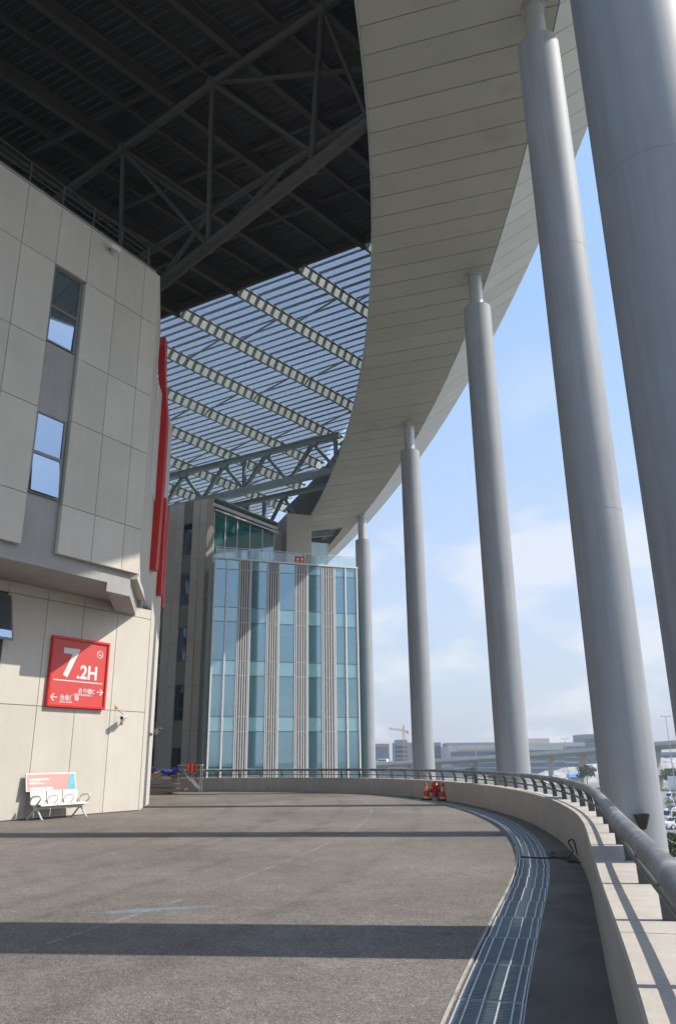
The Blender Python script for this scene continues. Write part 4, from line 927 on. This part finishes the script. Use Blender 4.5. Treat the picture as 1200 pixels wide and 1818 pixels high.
tag(cb.path(smooth3(pts), 0.012, 8).build('cable', 'black', None, smooth=60, base=(3.6, 13.6, 0.0)), 'tangled black cable lying across the gutter onto the drain', 'cable')
# floodlight on the second column
fo = thing('floodlight', 'black flared floodlight mounted on the column behind the handrail', 'floodlight', (6.3, 17.35, 0.2))
MB().lathe([(0.0, -0.16), (0.06, -0.15), (0.10, -0.06), (0.155, 0.10), (0.165, 0.15), (0.155, 0.15), (0.10, 0.0)], (6.32, 17.22, 0.30), 20).build('lamp_housing', 'black', fo, smooth=40)
mb = MB(); mb.tube((6.32, 17.24, 0.24), (6.4, 17.5, 0.20), 0.03, seg=10); mb.build('arm', 'black', fo)
# ------------------------------------------------------------------ scrap heap by the office
DB = Vector((-9.2, 43.2, 0.0))
tb = thing('trestle_frame', 'rusty folding scaffold trestle with white top rail behind the scrap heap', 'trestle', (-8.2, 43.4, 0.005))
x0, x1, y0, y1 = -8.75, -7.55, 43.0, 43.6
for x in (x0, x1):
    for y in (y0, y1): MB().tube((x, y, 0.006), (x, y, 1.42), 0.022, seg=8).build('leg', 'scaffold', tb)
for y in (y0, y1):
    MB().tube((x0, y, 0.15), (x1, y, 1.38), 0.018, seg=8).build('brace', 'scaffold', tb); MB().tube((x1, y, 0.15), (x0, y, 1.38), 0.018, seg=8).build('brace', 'scaffold', tb)
MB().box(x0 - 0.05, x1 + 0.05, y0 - 0.05, y1 + 0.05, 1.42, 1.47).build('deck_board', 'board_grey', tb)
mb = MB(); nx = 8
vs = [(lerp(-8.3, -7.75, i / nx), 42.93 - 0.02 * math.sin(i * 1.9), z) for i in range(nx + 1) for z in (1.48, 1.30 - 0.24 * math.sin(math.pi * i / nx))]
mb.add(vs + [(a, b - 0.008, c_) for a, b, c_ in vs], [f for i in range(nx) for f in ((2 * i, 2 * i + 2, 2 * i + 3, 2 * i + 1), (2 * nx + 2 + 2 * i, 2 * nx + 3 + 2 * i, 2 * nx + 5 + 2 * i, 2 * nx + 4 + 2 * i))])
tag(mb.build('red_cloth', 'red_cloth', None, base=(-8.0, 42.93, 1.3)), 'red cloth hanging from the trestle top', 'cloth')
sheets = [((-9.9, 42.6, 0.05), 1.9, 1.0, 0.05, 0.1, 0.03, 'cardboard', 'lowest flat brown board under the scrap heap'), ((-9.0, 42.4, 0.16), 1.8, 0.55, 0.12, -0.2, -0.10, 'cardboard', 'tan board jutting to the right at the foot of the scrap heap'),
          ((-9.6, 43.0, 0.30), 1.9, 0.8, 0.03, 0.25, 0.02, 'board_grey', 'lower grey sheet in the middle of the scrap heap'), ((-9.5, 43.0, 0.48), 1.7, 0.8, 0.03, -0.1, -0.05, 'board_grey', 'upper grey sheet in the middle of the scrap heap'),
          ((-9.8, 43.1, 0.80), 2.3, 0.9, 0.04, 0.12, -0.17, 'cardboard', 'long slanted brown sheet across the top of the scrap heap'), ((-10.2, 43.0, 0.95), 1.0, 0.8, 0.16, 0.3, -0.2, 'cardboard', 'flattened brown carton on the left of the scrap heap'),
          ((-9.75, 42.9, 0.98), 0.7, 0.5, 0.02, 0.5, -0.3, 'print_white', 'white sheet tipped against the top of the scrap heap')]
for c, lx, ly, th, rz, ry, m, lab in sheets:
    mb = MB(); mb.box(-lx / 2, lx / 2, -ly / 2, ly / 2, -th / 2, th / 2)
    o = mb.build('scrap_sheet', m, None, base=(0, 0, 0), bevel=0.006); o.location = c; o.rotation_euler = (0.04, ry, rz); tag(o, lab, 'board', 'boards in the scrap heap')
def bucket(c, r, h, lab, rx):
    o = MB().lathe([(r * 0.8, 0), (r, h), (r * 0.93, h), (r * 0.74, 0.02)], seg=18).build('blue_tub', 'blue_plastic', None, smooth=40, base=(0, 0, 0)); o.location = c; o.rotation_euler = (rx, 0.4, 0.3); tag(o, lab, 'tub')
bucket((-8.95, 42.9, 1.02), 0.19, 0.26, 'bright blue plastic tub at the right end of the scrap heap', 0.5)
bucket((-9.45, 43.0, 1.0), 0.28, 0.18, 'flat blue plastic tub in the middle of the scrap heap', 0.2)
bucket((-10.25, 42.9, 1.14), 0.28, 0.24, 'dark blue tub on top of the left end of the scrap heap', 0.15)
o = MB().lathe([(0.10, 0), (0.16, 0.03), (0.17, 0.2), (0.12, 0.3), (0.05, 0.33)], seg=12).build('sack', 'cardboard', None, smooth=50, base=(0, 0, 0)); o.location = (-8.9, 43.2, 0.62); o.scale = (1.3, 1, 1); tag(o, 'small brown bundle tucked under the slanted sheet of the scrap heap', 'sack')

# ------------------------------------------------------------------ viaduct and far buildings
vd = thing('viaduct', 'concrete road viaduct on pairs of piers crossing the distance', 'viaduct', (60, 290, -8))
VP = [(-60, 380, -1.6), (13.2, 330, 0.2), (37.2, 310, 1.35), (69.3, 290, 3.1), (86.7, 272, 4.3), (101, 250, 5.6), (120, 222, 7.0), (150, 180, 8.8), (190, 120, 10.5)]
def vframe(i):
    a, b = Vector(VP[max(i - 1, 0)]), Vector(VP[min(i + 1, len(VP) - 1)]); d = (b - a); d.z = 0; d.normalize(); return Vector((-d.y, d.x, 0))
def vs_(prof):
    mb = MB(); k = len(prof); vs = []
    for i, p in enumerate(VP):
        n = vframe(i); vs += [Vector(p) + n * u + Vector((0, 0, z)) for u, z in prof]
    mb.add(vs, [(i * k + j, i * k + (j + 1) % k, (i + 1) * k + (j + 1) % k, (i + 1) * k + j) for i in range(len(VP) - 1) for j in range(k)] + [tuple(range(k))[::-1], tuple(range((len(VP) - 1) * k, len(VP) * k))]); return mb
vs_([(-4.5, -0.9), (-2.2, -1.9), (2.2, -1.9), (4.5, -0.9), (4.5, -0.65), (-4.5, -0.65)]).build('deck', 'concrete_far', vd)
for u in (-4.4, 4.2): vs_([(u, -0.64), (u + 0.25, -0.64), (u + 0.2, 0.3), (u + 0.05, 0.3)]).build('barrier', 'far_cream', vd)
def vpt(t):
    i = min(int(t), len(VP) - 2); return Vector(VP[i]).lerp(Vector(VP[i + 1]), t - i)
for t in (0.3, 0.75, 1.15, 1.55, 2.0, 2.4, 2.85, 3.3, 3.8, 4.35, 4.9, 5.5, 6.1, 6.7, 7.4):
    p = vpt(t); n = vframe(int(t + 0.5)); d = Vector((-n.y, n.x, 0))
    mb = MB(); mb.obox(p - n * 2.0 - d * 0.7 + Vector((0, 0, -1.9)), n * 4.0, d * 1.4, Vector((0, 0, -1.2))); mb.build('pier_head', 'concrete_far', vd)
    mb = MB(); q = p - n * 1.2 - d * 0.6; mb.obox(Vector((q.x, q.y, -8)), n * 2.4, d * 1.2, Vector((0, 0, p.z - 3.1 + 8))); mb.build('pier', 'concrete_far', vd)
def far_building(name, label, x0, x1, y, dp, zt, m, bands, band_m, extra=None):
    t = thing(name, label, 'building', ((x0 + x1) / 2, y, -8))
    MB().box(x0, x1, y, y + dp, -8, zt).build('body', m, t)
    for z0, z1, a, b in bands: MB().box(lerp(x0, x1, a), lerp(x0, x1, b), y - 0.25, y - 0.02, z0, z1).build('window_band', band_m, t)
    if extra: extra(t)
    return t
def floors(z0, z1, n, a=0.03, b=0.97, f=0.6): h = (z1 - z0) / n; return [(z0 + h * i, z0 + h * (i + f), a, b) for i in range(n)]
def strips_(z0, z1, n, f=0.6): return [(z0, z1, (i + 0.2) / n, (i + 0.2 + f) / n) for i in range(n)]
far_building('far_office', 'hazy block with vertical window strips and reddish top just right of the glass office', 19, 31.6, 520, 20, 11.6, 'far_grey', strips_(-6, 10, 8, 0.5), 'far_glass',
             lambda t: MB().box(24, 31, 519.4, 519.7, 9.5, 11.2).build('red_band', 'far_red', t))
far_building('unfinished_tower', 'grey brown building shell under construction beneath the tower crane', 37.5, 52.5, 560, 20, 13.0, 'far_grey', floors(-6, 12, 6, 0.05, 0.6), 'dark_gap',
             lambda t: MB().box(38.5, 47, 562, 570, 13.02, 15).build('roof_plant', 'far_grey', t))
far_building('far_tower', 'narrow dark block visible just right of the fourth column', 52.8, 60.6, 480, 15, 11.2, 'far_grey', floors(-6, 10.6, 6), 'far_glass')
far_building('glass_offices', 'wide bluish glass office range with cream top storey behind the viaduct', 60.8, 92, 450, 30, 8.6, 'far_cream', floors(-6, 6.2, 4, 0.04, 1.0, 0.75), 'far_glass',
             lambda t: [MB().box(66, 92, 448.5, 449.7, 6.5, 8.2).build('canopy_band', 'far_cream', t), MB().box(60.8, 92, 455, 475, 8.62, 10.4).build('roof_storey', 'far_grey', t)])
far_building('cream_building', 'cream stepped building behind the viaduct between the two nearer columns', 98, 119, 425, 30, 9.2, 'far_cream', floors(-6, 6.5, 4, 0.0, 1.0, 0.7), 'far_glass',
             lambda t: MB().box(98, 112.5, 428, 445, 9.22, 11.6).build('roof_storey', 'far_cream', t))
far_building('low_offices', 'low cream and glass wing joined beside the stepped building', 119.2, 131.5, 428, 20, 9.4, 'far_cream', floors(-6, 8.5, 5, 0, 1, 0.6), 'far_glass')
far_building('blue_offices', 'bluish office tower next to the tall floodlit column', 131.8, 150, 430, 20, 13.5, 'far_grey', floors(-6, 12.5, 6, 0, 1, 0.6), 'far_glass')
far_building('side_offices', 'glass building behind the viaduct at the right picture edge', 150, 215, 385, 20, 3.5, 'far_grey', floors(-7, 3, 4, 0, 1, 0.65), 'far_glass')
far_building('hidden_offices', 'low grey block glimpsed under the viaduct left of centre', 14, 60, 430, 15, -1.5, 'far_grey', floors(-7, -2, 2, 0, 1, 0.6), 'far_glass')
# crane
cr_ = thing('tower_crane', 'orange tower crane standing over the unfinished building', 'crane', (44.5, 559, -8))
def lattice(mb, a, b, w, n):
    a, b = Vector(a), Vector(b); d = (b - a).normalized(); u = d.orthogonal().normalized() * w / 2; v = d.cross(u).normalized() * w / 2
    cs_ = [u + v, u - v, -u - v, -u + v]
    for c in cs_: mb.beam(a + c, b + c, 0.15, 0.15, (0.3, 0.5, 0.8))
    for i in range(n):
        p, q = a.lerp(b, i / n), a.lerp(b, (i + 1) / n)
        for k in range(4): mb.beam(p + cs_[k], q + cs_[(k + 1) % 4], 0.08, 0.08, (0.3, 0.5, 0.8))
    return mb
lattice(MB(), (44.5, 559, -8), (44.5, 559, 21.5), 1.3, 16).build('mast', 'crane', cr_)
lattice(MB(), (44.5, 559, 21.5), (34.0, 556, 22.6), 0.9, 8).build('jib', 'crane', cr_)
lattice(MB(), (44.5, 559, 21.2), (47.6, 560, 20.8), 0.9, 3).build('counter_jib', 'crane', cr_)
lattice(MB(), (44.5, 559, 21.5), (44.5, 559, 25), 0.6, 4).build('tower_head', 'crane', cr_)
MB().box(46.6, 48, 559, 560.6, 19.2, 20.6).build('counterweight', 'far_grey', cr_)
# rubble embankment beyond the viaduct
mb = MB(); nx, ny = 40, 10; vs = []
for j in range(ny + 1):
    for i in range(nx + 1):
        u, v = i / nx, j / ny; vs.append((lerp(82, 160, u), lerp(318, 345, v) + random.uniform(-0.5, 0.5), -8.3 + 9.5 * v * min(1, 0.35 + 1.2 * u) + random.uniform(-0.5, 0.5)))
mb.add(vs, [(j * (nx + 1) + i, j * (nx + 1) + i + 1, (j + 1) * (nx + 1) + i + 1, (j + 1) * (nx + 1) + i) for j in range(ny) for i in range(nx)])
struct(mb.build('embankment', 'rubble'))
# lamp posts
def lamp(x, y, h, label, lean=0):
    t = thing('lamp_post', label, 'lamp post', (x, y, -8), 'lamp posts in the distance')
    MB().tube((x, y, -8), (x + lean, y, h), 0.16, 0.08, 8).build('pole', 'concrete_far', t)
    MB().tube((x + lean - 1.1, y, h), (x + lean + 1.1, y, h), 0.07, seg=6).build('arm', 'concrete_far', t)
    for k in (-1, 1): MB().box(x + lean + k * 1.1 - 0.35, x + lean + k * 1.1 + 0.35, y - 0.15, y + 0.15, h - 0.05, h + 0.1).build('lamp_head', 'concrete_far', t)
lamp(88.5, 214, 12.0, 'tall lamp post above the viaduct at the right picture edge')
lamp(104, 268, 9.5, 'lamp post on the viaduct just right of the tall floodlit column'); lamp(80, 283, 8.0, 'thin lamp post on the viaduct between the two nearer columns'); lamp(51, 301, 6.3, 'thin lamp post in front of the wide glass office range')
# vehicles
def vehicle(van=True):
    t = thing('van' if van else 'car', 'x', 'van' if van else 'car', (0, 0, 0))
    if van: L_, pf = 5.2, [(-2.6, 0.35), (-2.6, 1.0), (-2.5, 1.95), (-2.3, 2.15), (1.2, 2.15), (1.75, 1.9), (2.2, 1.25), (2.55, 1.1), (2.6, 0.4)]
    else: L_, pf = 4.5, [(-2.25, 0.35), (-2.25, 0.85), (-2.1, 1.0), (-1.6, 1.05), (-1.0, 1.45), (0.5, 1.45), (1.15, 1.02), (2.0, 0.88), (2.25, 0.7), (2.25, 0.35)]
    wd = 0.9; n = len(pf); mb = MB()
    def inset(z): return wd - (0.12 * max(0, z - 1.0) if van else 0.28 * max(0, z - 0.95))
    mb.add([(x, -inset(z), z) for x, z in pf] + [(x, inset(z), z) for x, z in pf], [tuple(range(n)), tuple(range(n, 2 * n))[::-1]] + [(i, i + n, (i + 1) % n + n, (i + 1) % n) for i in range(n)])
    mb.build('body', 'van_white', t, base=(0, 0, 0), bevel=0.06)
    wins = [((-2.3, -1.3), (-1.2, -0.2), (-0.1, 0.7), (0.8, 1.75))] if van else [((-1.2, -0.3), (-0.2, 0.75))]
    for sgn in (-1, 1):
        for a, b in wins[0]:
            zlo, zhi = (1.2, 1.85) if van else (1.0, 1.38); sh = 0.25 if b > (1.5 if van else 0.7) else 0.0
            P = [(a, zlo), (b, zlo), (b - sh, zhi), (a, zhi)]
            vs = [(x, sgn * (inset(z) + 0.008), z) for x, z in P] + [(x, sgn * (inset(z) - 0.02), z) for x, z in P]
            MB().add(vs, [(0, 1, 2, 3), (7, 6, 5, 4), (0, 4, 5, 1), (1, 5, 6, 2), (2, 6, 7, 3), (3, 7, 4, 0)]).build('side_window', 'auto_glass', t, base=(0, 0, 0))
        for x in ((-1.7, 1.65) if van else (-1.4, 1.4)):
            w = MB().tube((x, sgn * 0.72, 0.33), (x, sgn * 0.93, 0.33), 0.33, seg=16).build('wheel', 'tyre', t, base=(0, 0, 0)); MB().tube((x, sgn * 0.925, 0.33), (x, sgn * 0.94, 0.33), 0.19, seg=12).build('rim', 'fence_white', w, base=(0, 0, 0))
        xf = 2.6 if van else 2.25
        MB().box(xf - 0.06, xf + 0.01, sgn * 0.5 - 0.18, sgn * 0.5 + 0.18, 0.62, 0.78).build('headlight', 'fence_white', t, base=(0, 0, 0))
    if van: P = [(1.27, 2.08), (1.76, 1.86), (2.17, 1.28)]; ww = 0.72
    else: P = [(0.55, 1.42), (1.13, 1.03)]; ww = 0.66
    off = Vector((0.012, 0, 0.012)); vs = []
    for x, z in P: vs += [(x + 0.015, -ww, z + 0.015), (x + 0.015, ww, z + 0.015)]
    k = len(P); vs2 = [(x - 0.05, y, z - 0.05) for x, y, z in vs]
    MB().add(vs + vs2, [(2 * i, 2 * i + 2, 2 * i + 3, 2 * i + 1) for i in range(k - 1)] + [(2 * k + 2 * i, 2 * k + 2 * i + 1, 2 * k + 2 * i + 3, 2 * k + 2 * i + 2) for i in range(k - 1)]).build('windscreen', 'auto_glass', t, base=(0, 0, 0))
    return t
van0 = vehicle(True); car0 = vehicle(False)
VH = [(van0, 73.5, 178, 'white van farthest back in the car park under the viaduct'), (van0, 72.6, 170, 'white van second row from the back of the car park'), (car0, 58.5, 142, 'white car in the back row of cars at the right edge'),
      (car0, 55.6, 136, 'white car in the third row of the car park'), (car0, 52.6, 129, 'white car in the middle row of the car park at the right edge'), (van0, 50.0, 121.5, 'white van among the cars behind the young tree'),
      (car0, 46.6, 114, 'white car nearest to the camera in the car park'),
      (car0, 64, 150, 'white car parked behind the row at the right edge')]
used = set()
for src, x, y, lab in VH:
    o = src if src.name not in used else copy_tree(src)
    used.add(src.name); o.location = (x, y, -7.985); o.rotation_euler = (0, 0, R(197)); o['label'] = lab; o['group'] = 'vehicles in the car park'
o = copy_tree(car0); o.location = (82.0, 281.0, 3.2); o.rotation_euler = (0, 0, R(-50)); o['label'] = 'small car driving along the viaduct between the two nearer columns'; o['group'] = 'cars on the viaduct'
o = copy_tree(van0); o.location = (17.0, 328.5, -0.2); o.rotation_euler = (0, 0, R(145)); o['label'] = 'white van on the viaduct next to the office column'; o['group'] = 'cars on the viaduct'
# blue awnings and fence
for x, y, w, lab in ((66.5, 318, 10, 'blue roofed shelter seen through the railing behind the third column'), (88, 300, 7, 'blue roofed shelter seen through the railing near the tall floodlit column'), (54.0, 260, 5, 'low blue roofed shelter left of the third column foot')):
    t = thing('blue_shelter', lab, 'shelter', (x, y, -8), 'blue roofed shelters')
    MB().add([(x - w / 2, y - 2, -5.4), (x + w / 2, y - 2, -5.4), (x + w / 2, y + 2, -5.4), (x - w / 2, y + 2, -5.4), (x - w / 2, y, -4.4), (x + w / 2, y, -4.4)], [(0, 1, 5, 4), (2, 3, 4, 5), (1, 2, 5), (3, 0, 4), (3, 2, 1, 0)]).build('roof', 'awning_blue', t)
    for k in (-1, 1): MB().tube((x + k * w * 0.45, y - 1.8, -8), (x + k * w * 0.45, y - 1.8, -5.4), 0.1, seg=6).build('post', 'fence_white', t)
    MB().box(x - w * 0.44, x + w * 0.44, y + 1, y + 1.8, -8, -5.45).build('wall', 'fence_white', t)
fn = thing('site_fence', 'white panel fence behind the parked vans under the viaduct', 'fence', (110, 235, -8))
for i in range(10):
    x = 94 + i * 6.0; y = 232 - i * 0.8
    MB().obox((x, y, -8), (5.9, -0.78, 0), (0, 0.1, 0), (0, 0, 4.2)).build('fence_panel', 'fence_white', fn)
# trees
def leaf_cloud(mb, c, r, n, s):
    for _ in range(n):
        d = Vector((random.gauss(0, 1), random.gauss(0, 1), random.gauss(0, 1))).normalized() * (random.random() ** 0.45)
        p = Vector(c) + Vector((d.x * r[0], d.y * r[1], d.z * r[2])); a = Vector((random.gauss(0, 1), random.gauss(0, 1), random.gauss(0, 1))).normalized(); b = a.orthogonal().normalized(); k = s * random.uniform(0.6, 1.4)
        mb.add([p - a * k, p + b * k * 0.5, p + a * k, p - b * k * 0.5], [(0, 1, 2, 3)])
def tree(h, cr, n, s):
    t = thing('tree', 'x', 'tree', (0, 0, 0)); mb = MB(); mb.tube((0, 0, 0), (0.05, 0, h * 0.6), h * 0.018, h * 0.010, 8); tips = []
    for k in range(7):
        a = k * 2.4; z = h * (0.35 + 0.06 * k); q = Vector((math.cos(a) * cr * 0.6, math.sin(a) * cr * 0.6, z + h * 0.22)); mb.tube((0.03, 0, z), q, h * 0.008, h * 0.003, 6); tips.append(q)
    mb.build('trunk', 'bark', t, base=(0, 0, 0), smooth=60)
    mb = MB()
    for q in tips + [Vector((0, 0, h * 0.9))]: leaf_cloud(mb, q, (cr * 0.55, cr * 0.55, h * 0.14), n // 8, s)
    mb.build('crown', 'leaf', t, base=(0, 0, 0)); return t
tA = tree(4.0, 0.6, 170, 0.12); tB = tree(6.0, 2.6, 900, 0.32); tC = tree(3.0, 2.2, 900, 0.25)
TP = [(tA, 37.2, 90.5, 'young slim tree nearest the column at the right picture edge'), (tA, 40.5, 97, 'young slim tree at the right picture edge behind the nearest one'), (tA, 47.5, 118, 'slim young tree between the parked cars'),
      (tA, 60.0, 146, 'slim young tree at the back of the parked cars'), (tB, 97, 236, 'round tree in front of the white fence under the viaduct'), (tB, 102, 250, 'round tree at the right picture edge under the viaduct'),
      (tB, 55, 290, 'bushy tree seen through the railing left of the third column'), (tB, 62, 300, 'bushy tree behind the railing beside the third column'), (tB, 48, 300, 'bushy tree behind the railing under the viaduct'),
      (tB, 80, 262, 'bushy tree beside the tall floodlit column foot'), (tB, 32, 300, 'tree behind the railing right of the fourth column'),
      (tC, 31.0, 72, 'low shrub at the foot of the floodlit column'), (tC, 34.5, 77, 'low shrub at the lower right picture edge'), (tC, 38.5, 86, 'shrub below the young slim tree'), (tC, 29, 71, 'shrub nearest to the deck at the lower right')]
used = set()
for src, x, y, lab in TP:
    o = src if src.name not in used else copy_tree(src)
    used.add(src.name); o.location = (x, y, -8); o.rotation_euler = (0, 0, random.uniform(0, 6)); k = random.uniform(0.85, 1.15); o.scale = (k, k, k); o['label'] = lab; o['group'] = 'trees below the deck'

# ------------------------------------------------------------------ haze
mb = MB(); mb.box(-900, 900, -300, 900, -9, 46); hzo = mb.build('haze', 'black'); hzo.data.materials.clear()
hm = bpy.data.materials.new('haze'); hm.use_nodes = True; hm.node_tree.nodes.clear()
pv = hm.node_tree.nodes.new('ShaderNodeVolumePrincipled'); pv.inputs['Density'].default_value = 0.00042; pv.inputs['Color'].default_value = (0.80, 0.87, 0.95, 1); pv.inputs['Anisotropy'].default_value = 0.2
ho_ = hm.node_tree.nodes.new('ShaderNodeOutputMaterial'); hm.node_tree.links.new(pv.outputs[0], ho_.inputs['Volume']); hzo.data.materials.append(hm)
stuff(hzo); hzo['label'] = 'pale bluish air haze over the whole place'; hzo['category'] = 'haze'
